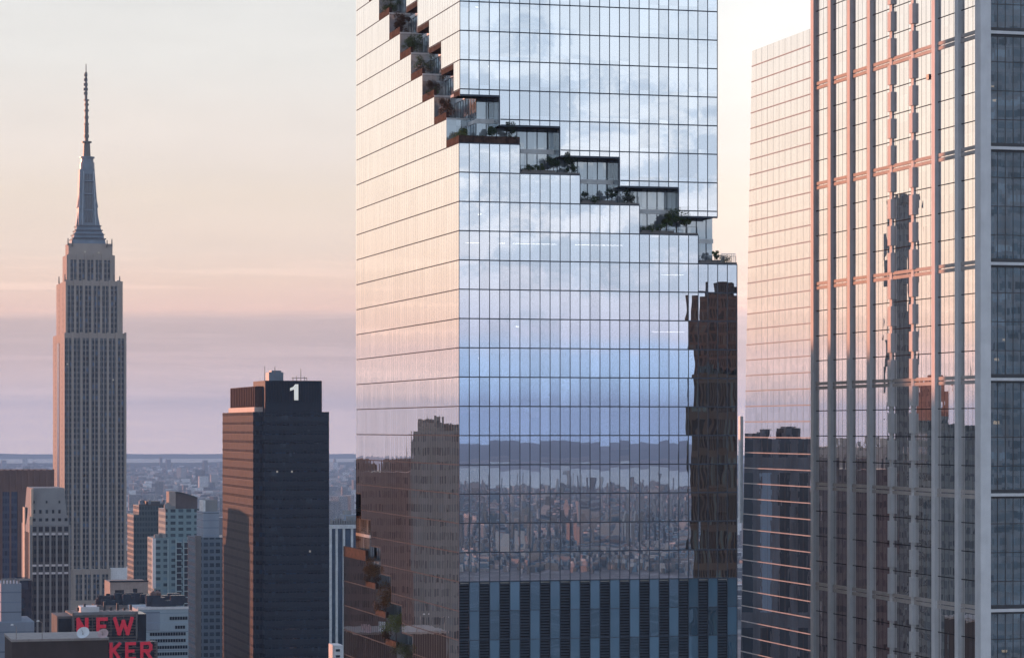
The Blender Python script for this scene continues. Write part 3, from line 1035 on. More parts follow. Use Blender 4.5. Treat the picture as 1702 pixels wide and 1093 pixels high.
Rt.add('wall', MB().box(PD + 0.06, PD + 0.3, 0.8, 6.99, 0, RTOP - 0.1), 'dark_core')
plain('office_lamp', (0.9, 0.8, 0.6), 0.5, emit=((1.0, 0.66, 0.38), 1.3))
rnd = random.Random(15)
for n in range(-22, 16):
    zc = zr + n * h2
    Rt.add('floor_plate', MB().box(PD + 0.31, 32, 0.85, 6.99, zc - 0.5, zc - 0.02), 'slab')
    if n % 4 == 3 or rnd.random() < 0.3:
        xa = x0 + rnd.uniform(0.2, 3.2)
        Rt.add('roller_blind', MB().box(xa, xa + rnd.choice((1.1, 2.3, 3.5)), 0.95, 0.98, zc + rnd.uniform(1.4, 2.6), zc + h2 - 0.51), 'blind_cloth')
    for _ in range(rnd.choice((0, 0, 0, 1))):
        xa = x0 + rnd.uniform(0.2, 4.2); zb_ = zc + rnd.uniform(0.9, 3.0); yl = rnd.uniform(2, 6)
        Rt.add('office_lamp', MB().box(xa, xa + rnd.uniform(0.4, 0.9), yl, yl + 0.2, zb_, zb_ + rnd.uniform(0.2, 0.5)), 'office_lamp')
Rt.add('roof', MB().box(0.9, 32, 0.9, LB, RTOP, RTOP + 0.5), 'slab')
Rt.add('wall_lamp', MB().box(0.30, 0.52, 2.95 * bay - 0.3 - 5.2, 2.95 * bay - 5.2 + 0.5, Rt.z(134, 0, 20) , Rt.z(125, 0, 20)), 'dark_metal')

# ------------------------------------------------------------------ the pale tower behind, between the two
glass('far_side_glass', 1.5, 4.2, tint=(0.99, 0.95, 0.93), lo=0.86, hi=0.99, tilt=0.0022, pillow=0.004, wav=0.002)
M2 = Bld('tapering_glass_tower', 'pale pink reflective tower with close floor bands, seen between the two big glass towers', 'skyscraper', 1350, 720)
plain('copper_band', (0.50, 0.43, 0.39), 0.9, 0.0)
hm = 24.5 / F * 800
lA, lB = M2.l(1250), M2.l(1231)
zt0, zt1 = M2.z(54), M2.z(54)
def sx(z):       # the wall's far edge leans inwards with height
    zz0, zz1 = M2.z(1093, 0, lB), M2.z(85, 0, lA)
    return lB + (lA - lB) * (z - zz0) / (zz1 - zz0)
ztop = M2.z(85, 0, lA)
mb, g = MB(), MB()
z = ztop
zz = [ztop]
while z > 90:
    z -= hm; zz.append(z)
mb.quad([(0, sx(zz[-1]), zz[-1]), (0, -8, zz[-1]), (0, -8, ztop), (0, sx(ztop), ztop)],
        [(sx(zz[-1]), zz[-1] - ztop + 630), (-8, zz[-1] - ztop + 630), (-8, 630), (sx(ztop), 630)])
gw = M2.add('glass_wall', mb, 'far_side_glass')
for z in zz[1:]:
    g.box(-0.07, 0.05, -8, sx(z), z - 0.15, z + 0.15)
M2.add('floor_band', g, 'copper_band', gw)
gj = MB()
y = -7.0
while y < sx(ztop) - 0.5:
    gj.box(-0.01, 0.0, y - 0.05, y + 0.05, zz[-1], ztop); y += 4.5
M2.add('pane_joint', gj, 'side_mullion', gw)
M2.add('wall', MB().frus((0.06, 40, -8, sx(zz[-1]) - 0.3), zz[-1], (0.06, 40, -8, sx(ztop) - 0.3), ztop - 0.05), 'dark_core')
M2.add('side_fin', MB().box(-0.4, 0.5, sx(M2.z(870)) + 1.4, sx(M2.z(870)) + 3.0, M2.z(880), M2.z(690)), 'white_frame')

# ================================================================== ART-DECO TOWER WITH SPIRE
plain('limestone', (0.34, 0.285, 0.245), 0.75, 0.3, 0.10, 0.08)
plain('mast_metal', (0.13, 0.16, 0.20), 0.4, 0.5, 0.15, 0.2, 0.3)
plain('mast_glass', (0.03, 0.04, 0.06), 0.2, 0.6)
plain('antenna_metal', (0.13, 0.12, 0.11), 0.5)
facade('deco_strip', (0.095, 0.10, 0.105), (0.010, 0.015, 0.024), 2.15, 3.75, 0.72, 0.62, bright=6.0, var=0.3)
facade('deco_side', (0.34, 0.30, 0.27), (0.10, 0.08, 0.08), 3.1, 3.75, 0.55, 0.5)
E = Bld('art_deco_skyscraper', 'grey stepped limestone skyscraper with a tall antenna spire, its side glowing orange', 'skyscraper', 105, 1852)
YE = 1852.0


def tier(pl, pc, pr, ytop, zbot, l0=0.0, name='shaft', mat='limestone', strips=None, sidestrips=0):
    """a block of the tower from its left, corner and right pixel columns; recessed window strips run up the street face"""
    r0, r1 = E.r(pc, l0), E.r(pr, l0)
    lb = l0 + max(8.0, E.l(pl, r0) - l0)
    zt = E.z(ytop, r0, l0)
    o = E.add(name, MB().box(r0, r1, l0, lb, zbot, zt), mat)
    if strips:
        for c0 in strips:
            x = E.r(c0, l0)
            E.add('window_strip', MB().box(x - 2.15, x + 2.15, l0 - 0.15, l0 + 0.05, zbot, zt - 3.4), 'deco_strip')
            E.add('mullion', MB().box(x - 0.25, x + 0.25, l0 - 0.5, l0 - 0.16, zbot, zt - 3.0), 'limestone')
        e = list(strips) + [strips[-1] + (strips[1] - strips[0])]
        for c0 in e:
            x = E.r(c0 - (strips[1] - strips[0]) / 2, l0)
            E.add('pilaster', MB().box(max(x - 0.8, r0), min(x + 0.8, r1), l0 - 0.7, l0 - 0.001, zbot, zt + 0.6), 'limestone')
    for k in range(sidestrips):
        y = l0 + (lb - l0) * (k + 0.7) / (sidestrips + 0.4)
        E.add('side_window_strip', MB().box(r0 - 0.12, r0 + 0.05, y - 1.1, y + 1.1, zbot, zt - 4), 'deco_side')
    return o, r0, r1, lb, zt


bays = [113.2 + 14.65 * i for i in range(7)]
o, r0, r1, lb, zt = tier(88, 107, 210, 553, 60, 0, 'shaft', strips=bays, sidestrips=3)
tier(93.7, 109, 204, 466, zt - 1, 4.0, 'upper_shaft', strips=[117.5 + 14.4 * i for i in range(6)], sidestrips=2)
# dark slot that splits the sunlit side
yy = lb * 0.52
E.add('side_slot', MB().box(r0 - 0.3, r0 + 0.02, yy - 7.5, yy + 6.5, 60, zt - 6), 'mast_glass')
tier(104, 111, 191, 423, E.z(468), 6.0, 'crown_block', strips=[122, 136, 150, 164, 178])
tier(108.7, 114, 187, 404, E.z(424), 7.5, 'crown_top')
# little parapet posts and observation deck
for px, y in ((113, 402), (186, 402), (108, 462), (190, 462), (199, 464), (120, 404), (178, 404), (98, 466)):
    x = E.r(px, 6); z = E.z(y)
    E.add('parapet_lamp', MB().cyl(x, 6, z - 2, z + 3.0, 0.5, 0.3, 6), 'antenna_metal')
L0 = 9.0
xc = E.r(148.5, L0)
def w2(a, b): return (E.r(b, L0) - E.r(a, L0)) / 2
def fr(name, a0, b0, y0, a1, b1, y1, mat, dep=0.95):
    q0, q1 = w2(a0, b0), w2(a1, b1)
    c0 = (E.r(a0, L0) + E.r(b0, L0)) / 2; c1 = (E.r(a1, L0) + E.r(b1, L0)) / 2
    yc = L0 + 13
    return E.add(name, MB().frus((c0 - q0, c0 + q0, yc - q0 * dep, yc + q0 * dep), E.z(y0), (c1 - q1, c1 + q1, yc - q1 * dep, yc + q1 * dep), E.z(y1)), mat)
fr('mast_base', 120, 177, 404, 122, 175, 394, 'mast_metal')
for a_, b_, y_ in ((120.5, 177, 393.5), (123, 174.5, 386), (126, 172, 379), (128, 170, 371.5)):
    fr('mast_ledge', a_, b_, y_ + 1.2, a_, b_, y_ - 0.6, 'mast_glass')
fr('mast_base', 123.5, 174, 392, 126, 172, 383, 'mast_metal')
fr('mast_base', 127, 171, 383, 130, 168, 372, 'mast_metal')
fr('mast_shaft', 132, 166, 372, 135, 159.5, 276, 'mast_metal')
fr('mast_buttress', 129, 169, 372, 134, 163, 340, 'mast_metal', 0.5)
fr('mast_buttress', 131, 166, 340, 134.5, 161, 312, 'mast_metal', 0.5)
yc = L0 + 13
gl = MB()
for a, b in ((142.5, 146.5), (147.3, 151.5), (152.3, 156)):
    c0, c1 = E.r(a, L0), E.r(b, L0)
    q0, q1 = w2(132, 166) * 0.95, w2(135, 159.5) * 0.95
    t0, t1 = E.z(366), E.z(284)
    gl.quad([(c0, yc - q0 - 0.3, t0), (c1, yc - q0 - 0.3, t0), (c1 * 0.9 + xc * 0.1, yc - q1 - 0.3, t1), (c0 * 0.9 + xc * 0.1, yc - q1 - 0.3, t1)])
E.add('mast_window', gl, 'mast_glass')
z = E.z
for px0, px1 in ((137.2, 139.4), (159.2, 161.6)):
    fn = MB()
    for k in range(6):
        ya, yb_ = 370 - k * 15, 370 - (k + 1) * 15
        f0 = k / 6
        cx0 = E.r(px0 + (148.5 - px0) * 0.26 * f0, L0); cx1 = E.r(px1 + (148.5 - px1) * 0.26 * f0, L0)
        q0 = w2(132, 166) * (1 - f0) + w2(135, 159.5) * f0
        fn.box(cx0, cx1, yc - q0 * 0.95 - 0.8, yc - q0 * 0.95 + 1.5, E.z(ya), E.z(yb_))
    E.add('mast_fin', fn, 'mast_fin' if 'mast_fin' in MATS else plain('mast_fin', (0.30, 0.34, 0.38), 0.4))
for y_ in (345, 318, 296):
    E.add('mast_ledge', MB().box(E.r(141, L0), E.r(156.5, L0), yc - w2(133, 164) - 0.4, yc, E.z(y_ + 1), E.z(y_ - 1)), 'mast_metal')
E.add('mast_cap', MB().cyl(xc, yc, z(276), z(264), w2(135, 160), w2(135.5, 159.5), 16).cyl(xc, yc, z(264), z(256.5), w2(137, 158), w2(137, 158), 16)
      .cyl(xc, yc, z(257), z(254.5), w2(135, 160), None, 16), 'mast_metal')
E.add('antenna_base', MB().cyl(xc - 0.3, yc, z(254.5), z(231), w2(140.5, 153.5), w2(141.5, 152.5), 12).cyl(xc - 0.3, yc, z(231), z(228.5), w2(138.5, 155), None, 12), 'antenna_metal')
an = MB().cyl(xc - 0.5, yc, z(228.5), z(159), w2(144, 150.5), w2(144.5, 149.5), 8)
for y0, y1, r_ in ((222, 217, 4.4), (214, 203, 3.9), (201, 198, 4.4), (190, 186, 4.0), (178, 175, 4.2), (168, 165, 4.0), (160, 158, 4.6)):
    an.cyl(xc - 0.5, yc, z(y0), z(y1), w2(0, 1) * r_ * 2, None, 10)
E.add('antenna_shaft', an, 'antenna_metal')
tp = MB().cyl(xc - 0.8, yc, z(159), z(112), 0.95, 0.8, 6).cyl(xc - 0.8, yc, z(112), z(98), 0.35, 0.25, 6)
for y0, rr in ((150, 1.5), (143, 1.7), (135, 1.6), (127, 1.4), (119, 1.3)):
    tp.box(xc - 0.8 - rr, xc - 0.8 + rr * 0.7, yc - 0.5, yc + 0.5, z(y0), z(y0 - 4.5))
E.add('antenna_tip', tp, 'antenna_metal')
# lower wings and setbacks
tier(116, 119, 184, 946, 0, -6.0, 'lower_wing', strips=[131, 145.5, 160, 174.5])
tier(116, 117, 190, 998, 0, -10.0, 'lower_wing')
E.add('plant_room', MB().box(E.r(184, -5), E.r(228, -5), -5, 20, E.z(968), E.z(944)), 'pale_stone')

# ================================================================== DARK SLAB TOWER WITH THE NUMBER ONE
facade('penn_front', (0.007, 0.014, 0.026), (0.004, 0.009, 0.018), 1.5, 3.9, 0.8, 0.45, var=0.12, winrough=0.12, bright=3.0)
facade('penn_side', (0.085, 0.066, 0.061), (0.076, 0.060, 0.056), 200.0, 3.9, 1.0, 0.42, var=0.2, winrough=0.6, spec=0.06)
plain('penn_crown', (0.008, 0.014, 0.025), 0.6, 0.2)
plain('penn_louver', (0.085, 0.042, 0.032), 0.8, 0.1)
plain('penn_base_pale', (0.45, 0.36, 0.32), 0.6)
Pn = Bld('dark_slab_skyscraper', 'dark slab skyscraper with a lit numeral 1 on its crown and an orange-lit side', 'skyscraper', 440, 1150)
R1 = Pn.r(547)
zt = Pn.z(684)
Pn.add('shaft', MB().box(0, R1, 0, 45, 0, zt), 'penn_front')
ra = Pn.r(421, 5)
lb = Pn.l(370, ra)
sh = MB()
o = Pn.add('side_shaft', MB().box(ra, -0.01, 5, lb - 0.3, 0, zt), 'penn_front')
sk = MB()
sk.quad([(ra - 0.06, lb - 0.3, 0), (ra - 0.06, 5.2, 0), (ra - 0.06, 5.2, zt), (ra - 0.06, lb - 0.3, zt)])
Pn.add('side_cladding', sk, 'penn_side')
rib = MB()
n = 0
while zt - n * 3.9 > 90:
    rib.box(ra - 0.13, ra - 0.07, 5.2, lb - 0.3, zt - n * 3.9 - 1.5, zt - n * 3.9 - 0.3); n += 1
Pn.add('floor_band', rib, plain('penn_band', (0.076, 0.060, 0.055), 0.9, 0.05, 0.2, 0.15))
fb = MB()
n = 0
while zt - n * 3.9 > 90:
    fb.box(0.3, R1 - 0.3, -0.10, -0.001, zt - n * 3.9 - 1.35, zt - n * 3.9 - 0.2); n += 1
Pn.add('floor_band', fb, 'penn_crown')
fins = MB()
k = 0
while k * 1.5 < R1:
    fins.box(k * 1.5 - 0.06, k * 1.5 + 0.06, -0.2, -0.105, 90, zt - 4); k += 1
Pn.add('mullion_grid', fins, 'penn_crown')
# crown
rc1 = Pn.r(535, 1)
zc = Pn.z(632)
cb = MB().box(0.3, rc1, 1.0, 30, zt, zc)
cr = Pn.add('crown_block', cb, 'penn_crown')
rb = MB()
x = 0.6
while x < rc1 - 0.3:
    rb.box(x - 0.25, x + 0.25, 0.6, 1.0, Pn.z(668), zc - 0.4); x += 1.15
Pn.add('crown_rib', rb, 'penn_crown', cr)
lc = Pn.l(381, ra + 1)
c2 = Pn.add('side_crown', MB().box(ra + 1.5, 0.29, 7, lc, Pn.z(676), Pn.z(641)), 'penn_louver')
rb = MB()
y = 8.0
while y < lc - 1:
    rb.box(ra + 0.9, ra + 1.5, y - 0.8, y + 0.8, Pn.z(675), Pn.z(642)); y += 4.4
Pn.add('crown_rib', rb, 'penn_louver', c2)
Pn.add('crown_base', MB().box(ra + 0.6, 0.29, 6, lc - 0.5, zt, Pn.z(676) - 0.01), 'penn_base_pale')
Pn.add('roof_house', MB().box(Pn.r(447, 14), Pn.r(471, 14), 14, 22, zc, Pn.z(617)).box(Pn.r(452, 14), Pn.r(468, 14), 15, 21, Pn.z(617), Pn.z(614)), 'mast_metal')
am = MB()
for px, y0, h_ in ((440, 632, 608), (457, 617, 608), (500, 632, 612), (487, 632, 626), (506, 632, 625), (493, 632, 624), (510, 632, 626)):
    am.cyl(Pn.r(px, 10), 10, Pn.z(y0, 0, 10) - 1, Pn.z(h_, 0, 10), 0.16, 0.1, 6)
am.box(Pn.r(485, 10), Pn.r(510, 10), 9.9, 10.1, Pn.z(628, 0, 10), Pn.z(627, 0, 10))
Pn.add('roof_antenna', am, 'antenna_metal')
# numeral 1 (flag, stem)
plain('sign_white', (0.85, 0.84, 0.78), 0.4, emit=((1.0, 0.95, 0.80), 0.35))
nx0, nx1 = Pn.r(482.5), Pn.r(496)
ny0, ny1 = Pn.z(664.5), Pn.z(638)
def prism(mb, pts, y0, y1):
    """2-D outline in local x-z, given thickness along y"""
    f = [(x, y0, z_) for x, z_ in pts]
    b_ = [(x, y1, z_) for x, z_ in pts]
    mb.quad(f); mb.quad(b_[::-1])
    for i in range(len(pts)):
        j_ = (i + 1) % len(pts)
        mb.quad([f[j_], f[i], b_[i], b_[j_]])
    return mb
wN, hN = nx1 - nx0, ny1 - ny0
one = [(nx0 + wN * a, ny0 + hN * b) for a, b in ((0.50, 0), (1.0, 0), (1.0, 1.0), (0.62, 1.0), (0.40, 0.84), (0.0, 0.76), (0.0, 0.58), (0.50, 0.68))]
Pn.add('numeral_sign', prism(MB(), one, 0.2, 0.55), 'sign_white')
rnd = random.Random(4)
plain('dim_window', (0.035, 0.05, 0.07), 0.25)
for _ in range(24):
    x = rnd.uniform(1, R1 - 3); n = rnd.randint(0, 25)
    Pn.add('pale_blind', MB().box(x, x + rnd.choice((1.2, 1.2, 2.6)), -0.05, -0.002 + 0.0, zt - n * 3.9 - 3.2, zt - n * 3.9 - 1.6), 'dim_window')

plain('lit_pane', (0.3, 0.28, 0.25), 0.5, emit=((1.0, 0.9, 0.75), 0.16))
for px, y in ((460.5, 785), (485, 785), (515, 918)):
    x = Pn.r(px)
    Pn.add('lit_window', MB().box(x - 0.35, x + 0.35, -0.3, -0.12, Pn.z(y), Pn.z(y) + 0.8), 'lit_pane')
for px, y in ((143, 418), (166, 419), (188, 632), (112, 606)):
    x = E.r(px)
    E.add('lit_window', MB().box(x - 0.5, x + 0.5, -0.9, -0.71, E.z(y), E.z(y) + 1.0) if y > 430 else MB().box(x - 0.5, x + 0.5, 6.4, 6.9, E.z(y), E.z(y) + 1.0), 'lit_pane')

# ================================================================== OTHER BUILDINGS ON THE LEFT
# --- brown ribbed tower at the far left
plain('brown_brick', (0.17, 0.105, 0.09), 0.8, 0.3, 0.2, 0.1)
facade('blue_strip', (0.05, 0.07, 0.11), (0.03, 0.045, 0.085), 1.6, 3.8, 0.8, 0.6)
Bt = Bld('brown_ribbed_tower', 'brown ribbed tower with blue window strips at the left edge of the view', 'skyscraper', 2, 1400)
zt = Bt.z(781)
Bt.add('wall', MB().box(-30, Bt.r(89), 0.6, 40, 0, zt), 'brown_brick')
rb = MB()
x = -30
while x < Bt.r(88):
    rb.box(x, x + 1.1, 0.0, 0.6, Bt.z(813), zt + 0.4); x += 3.1
Bt.add('top_rib', rb, 'brown_brick')
for a, b in ((-9, -0.5), (3.5, 16), (18.5, 29)):
    a_, b_ = Bt.r(a), Bt.r(b)
    Bt.add('window_strip', MB().box(a_, b_, 0.25, 0.61, 0, Bt.z(817)), 'blue_strip')
for a in (-1, 2.5, 17.2, 31):
    Bt.add('pilaster', MB().box(Bt.r(a) - 0.45, Bt.r(a) + 0.45, -0.2, 0.24, 0, Bt.z(814)), 'brown_brick')

# --- stepped stone tower with arched rows
plain('stone_blue', (0.26, 0.26, 0.26), 0.8, 0.3, 0.12, 0.15)
plain('sunlit_cream', (0.50, 0.42, 0.34), 0.7)  # cream strips, with the lit edges' brightness put into the colour
plain('window_dark', (0.02, 0.025, 0.035), 0.2, 0.5)
facade('stone_bays', (0.06, 0.06, 0.065), (0.015, 0.02, 0.03), 1.5, 3.7, 0.7, 0.55)
St = Bld('stepped_stone_tower', 'stepped stone office tower with dark arched windows in front of the spired skyscraper', 'building', 50, 1250)
def stz(y): return St.z(y)
x1, x2, x3 = St.r(115), St.r(117), St.r(108)
lw_ = St.l(36)
St.add('wall', MB().box(0, x2, 0, lw_, 0, stz(873)), 'stone_blue')
St.add('upper_wall', MB().frus((0.3, x1, 0.5, lw_ - 4), stz(873), (0.8, x1 - 0.6, 1.2, lw_ - 6), stz(856)), 'stone_blue')
St.add('roof', MB().frus((0.8, x1 - 1, 1.2, lw_ - 6), stz(856), (1.6, x3, 3.5, lw_ - 9), stz(811)), 'stone_blue')
for i in range(6):
    px = 57 + 10.6 * i
    x = St.r(px)
    St.add('window', MB().box(x - 0.65, x + 0.65, 0.75, 1.25, stz(866), stz(861)), 'window_dark')
    if i < 5:
        St.add('window', MB().box(x - 0.5, x + 0.5, 1.2, 2.1, stz(853), stz(847)), 'window_dark')
    if i in (0, 2, 4):
        St.add('window', MB().box(x - 0.35, x + 0.35, 1.9, 3.0, stz(836), stz(832)), 'window_dark')
    St.add('window_strip', MB().box(x - 1.05, x + 1.05, -0.2, 0.05, 0, stz(889)), 'stone_bays')
    St.add('window', MB().box(x - 0.9, x + 0.9, -0.2, 0.05, stz(883), stz(875)), 'window_dark')
    for yb in (939, 952, 887):
        St.add('ornament', MB().box(x - 0.9, x + 0.9, -0.35, -0.2, stz(yb + 2), stz(yb - 1.5)), 'pale_stone')
for i in range(7):
    x = St.r(51.7 + 10.6 * i)
    St.add('pilaster', MB().box(x - 0.45, x + 0.45, -0.7, -0.001, 0, stz(872)), 'stone_blue')
St.add('lit_tone_strip', MB().box(-0.35, 1.1, -0.3, 2.2, stz(965), stz(858)).box(0.5, 1.5, 0.6, 3.0, stz(858), stz(812)), 'sunlit_cream')
St.add('lit_tone_strip', MB().box(-0.35, 0.2, lw_ * 0.55, lw_ * 0.78, stz(965), stz(845)), 'sunlit_cream')
St.add('side_window_strip', MB().box(-0.2, 0.02, 4, lw_ * 0.5, 0, stz(885)), 'window_dark')

# --- pale low building bottom-left and its dark neighbour
facade('pale_block', (0.26, 0.30, 0.36), (0.20, 0.24, 0.30), 60.0, 3.6, 1.0, 0.12, var=0.1)
Pb = Bld('pale_stepped_block', 'pale grey-blue blank block with a stepped top at the bottom left', 'building', 0, 1000)
Pb.add('wall', MB().box(-18, Pb.r(57), 0, 30, 0, Pb.z(1033)), 'pale_block')
Pb.add('upper_wall', MB().box(Pb.r(2), Pb.r(36), 1.0, 25, Pb.z(1033), Pb.z(970)), 'pale_block')
pr_ = MB()
for k in range(6):
    pr_.box(Pb.r(4 + 5.5 * k) - 0.3, Pb.r(4 + 5.5 * k) + 0.3, 1.2, 1.8, Pb.z(970), Pb.z(962))
pr_.box(Pb.r(2), Pb.r(36), 1.1, 1.9, Pb.z(963), Pb.z(961.5))
Pb.add('roof_frame', pr_, 'stone_blue')
Db = Bld('dark_glass_block', 'dark blue-glass block behind the pale stepped block at bottom left', 'building', 33, 1060)
glass('dim_blue_glass', 1.6, 3.8, tint=(0.30, 0.40, 0.52), inner=(0.015, 0.03, 0.05), lo=0.25, hi=0.8, tilt=0.004)
Db.add('wall', MB().box(0, Db.r(53), 0, 25, 0, Db.z(964)), 'dim_blue_glass')
Db.add('parapet', MB().box(0, Db.r(53) + 0.1, -0.2, 1, Db.z(964), Db.z(961)), 'stone_blue')

# --- hotel with the red letters
facade('hotel_brick', (0.16, 0.14, 0.135), (0.03, 0.035, 0.045), 2.4, 3.4, 0.5, 0.5)
plain('brick_grey', (0.17, 0.155, 0.15), 0.85, 0.2, 0.2, 0.2)
plain('neon_red', (0.55, 0.02, 0.05), 0.4, emit=((0.9, 0.04, 0.08), 0.14))
Hy = Bld('hotel_tower', 'grey brick hotel tower carrying big red rooftop letters', 'building', 122, 900)
def hz(y): return Hy.z(y)
Hy.add('wall', MB().box(0, Hy.r(228), 0, 26, 0, hz(1022)), 'hotel_brick')
Hy.add('wall', MB().box(Hy.r(150), Hy.r(258), -6, -0.02, 0, hz(1066)), 'hotel_brick')
Hy.add('side_wing', MB().box(Hy.r(95, 3), -0.02, 3, 22, 0, hz(1024)), 'brick_grey')
Hy.add('side_window', MB().box(Hy.r(97, 3), Hy.r(118, 3), 2.7, 3.05, hz(1053), hz(1028)), 'window_dark')
Hy.add('parapet', MB().box(-0.3, Hy.r(228) + 0.3, -0.3, 0.6, hz(1022), hz(1017)), 'stone_blue')
Hy.add('roof_house', MB().box(Hy.r(135, 5), Hy.r(165, 5), 5, 14, hz(1022), hz(1010)), 'pale_stone')
Hy.add('roof_house', MB().box(Hy.r(228, 1) + 0.2, Hy.r(243, 1), 1, 15, hz(1070), hz(1022)), 'window_dark')
bars = MB()
for y in range(1026, 1062, 5):
    bars.box(Hy.r(124), Hy.r(226), -0.75, -0.6, hz(y + 1.6), hz(y))
Hy.add('sign_backing', bars, 'window_dark')
bars = MB()
for y in range(1070, 1100, 5):
    bars.box(Hy.r(152), Hy.r(256), -6.75, -6.6, hz(y + 1.6), hz(y))
Hy.add('sign_backing', bars, 'window_dark')
Hy.add('sign_frame', MB().box(Hy.r(120), Hy.r(123), -0.9, -0.5, hz(1062), hz(1018)), 'brick_grey')
Hy.add('sign_frame', MB().box(Hy.r(225), Hy.r(228), -0.9, -0.5, hz(1062), hz(1018)), 'brick_grey')

for px in (141, 153, 172, 184, 205):
    Hy.add('sign_post', MB().box(Hy.r(px) - 0.12, Hy.r(px) + 0.12, -0.9, -0.76, hz(1062), hz(1021)), 'brick_grey')
for px in (184, 205, 230, 255):
    Hy.add('sign_post', MB().box(Hy.r(px) - 0.12, Hy.r(px) + 0.12, -6.9, -6.76, hz(1100), hz(1065)), 'brick_grey')
for k in range(9):
    Hy.add('vent_stack', MB().box(Hy.r(128 + 11 * k, 6), Hy.r(128 + 11 * k, 6) + 0.7, 6, 7, hz(1017), hz(1017) + (1.2, 2.4, 0.8, 1.8, 3.0)[k % 5]), 'dark_metal')

STROKES = {
    'N': [((0, 0), (0, 1)), ((0, 1), (1, 0)), ((1, 0), (1, 1))],
    'E': [((0, 0), (0, 1)), ((0, 1), (1, 1)), ((0, .5), (.8, .5)), ((0, 0), (1, 0))],
    'W': [((0, 1), (.25, 0)), ((.25, 0), (.5, .8)), ((.5, .8), (.75, 0)), ((.75, 0), (1, 1))],
    'Y': [((0, 1), (.5, .5)), ((1, 1), (.5, .5)), ((.5, .5), (.5, 0))],
    'O': [((0, .2), (0, .8)), ((0, .8), (.25, 1)), ((.25, 1), (.75, 1)), ((.75, 1), (1, .8)), ((1, .8), (1, .2)), ((1, .2), (.75, 0)), ((.75, 0), (.25, 0)), ((.25, 0), (0, .2))],
    'R': [((0, 0), (0, 1)), ((0, 1), (.8, 1)), ((.8, 1), (1, .85)), ((1, .85), (1, .62)), ((1, .62), (.8, .5)), ((.8, .5), (0, .5)), ((.45, .5), (1, 0))],
    'K': [((0, 0), (0, 1)), ((0, .45), (1, 1)), ((.3, .6), (1, 0))],
}
def letter(ch, pa, pb, ya, yb, l_, th):
    mb = MB()
    x0, x1 = Hy.r(pa, l_) + th / 2, Hy.r(pb, l_) - th / 2
    z0, z1 = Hy.z(yb, 0, l_) + th / 2, Hy.z(ya, 0, l_) - th / 2
    for i, ((a, b), (c_, d_)) in enumerate(STROKES[ch]):
        A = Vector((x0 + (x1 - x0) * a, 0, z0 + (z1 - z0) * b)); B = Vector((x0 + (x1 - x0) * c_, 0, z0 + (z1 - z0) * d_))
        u = (B - A).normalized() * th / 2
        n_ = Vector((-u.z, 0, u.x))
        A2, B2 = A - u, B + u
        e = 0.012 * i
        prism(mb, [((A2 - n_).x, (A2 - n_).z), ((B2 - n_).x, (B2 - n_).z), ((B2 + n_).x, (B2 + n_).z), ((A2 + n_).x, (A2 + n_).z)], l_ - 0.30 - e, l_ + e)
    Hy.add('letter', mb, 'neon_red', label='red letter ' + ch)
for ch, a, b in (('N', 127, 147), ('E', 160, 179), ('W', 188, 222)):
    letter(ch, a, b, 1026, 1056, -1.0, 1.15)
for ch, a, b in (('Y', 110, 130), ('O', 134, 154), ('R', 158, 178), ('K', 182, 201), ('E', 208, 226), ('R', 233, 253)):
    letter(ch, a, b, 1068, 1098, -7.2, 1.0)

# --- brown roof block in front
plain('brown_wall', (0.075, 0.055, 0.052), 0.8, 0.3, 0.12, 0.3)
plain('ledge', (0.34, 0.29, 0.27), 0.7)
Fb = Bld('brown_roof_block', 'plain dark brown building top with a pale ledge, closest roof at the bottom left', 'building', 20, 560)
Fb.add('wall', MB().box(0, Fb.r(180), 0, 18, 0, Fb.z(1066)), 'brown_wall')
Fb.add('ledge', MB().box(-0.15, Fb.r(180) + 0.15, -0.15, 18.1, Fb.z(1066) + 0.003, Fb.z(1062)), 'ledge')
for px, nm in ((27, 'shorter roof floodlight on a thin mast at the left corner of the brown roof'), (70, 'taller curved roof floodlight on the brown roof')):
    f = Bld('roof_floodlight', nm, 'lamp', px, 561, 'floodlights on the brown roof')
    f.o.location.z = Fb.z(1062)
    hgt = 3.4 if px > 50 else 2.6
    f.add('post', MB().cyl(0, 0, 0, hgt, 0.09, 0.07, 7).bar((0, 0, hgt), (-0.7, 0, hgt + 0.35), 0.1), 'ledge')
    f.add('lamp_head', MB().frus((-1.15, -0.55, -0.25, 0.25), hgt + 0.22, (-1.05, -0.6, -0.18, 0.18), hgt + 0.5), 'white_frame')
def dish(px, ytop, lab, mat, rad):
    o_ = Bld('satellite_dish', lab, 'dish', px, 562, 'dishes on the brown roof')
    o_.o.location.z = Fb.z(1062)
    mb = MB()
    n_ = 18
    ax = Vector((-0.35, -0.75, 0.6)).normalized(); s_ = ax.orthogonal().normalized(); t_ = ax.cross(s_)
    cc = Vector((0, 0, rad * 0.95))
    rings = [(0, -0.32), (0.45, -0.24), (0.8, -0.08), (1.0, 0.0)]
    for k in range(3):
        for q in range(n_):
            a, b = 2 * math.pi * q / n_, 2 * math.pi * (q + 1) / n_
            def P(r_, d_, an_): return cc + ax * d_ * rad + (s_ * math.cos(an_) + t_ * math.sin(an_)) * r_ * rad
            pts = [P(*rings[k], a), P(*rings[k], b), P(*rings[k + 1], b), P(*rings[k + 1], a)]
            mb.quad(pts if k else pts[1:])
    o_.add('reflector', mb, mat, smooth=True)
    o_.add('stand', MB().cyl(0, 0.2, 0, rad * 0.9, 0.12, 0.1, 8).bar(cc, cc + ax * rad * 0.8, 0.06), 'ledge')
dish(138, 1052, 'white satellite dish under the letter N on the brown roof', 'white_frame', 1.35)
plain('pink_paint', (0.55, 0.38, 0.37), 0.6)
dish(171, 1047, 'pinkish satellite dish at the right end of the brown roof', 'pink_paint', 1.15)

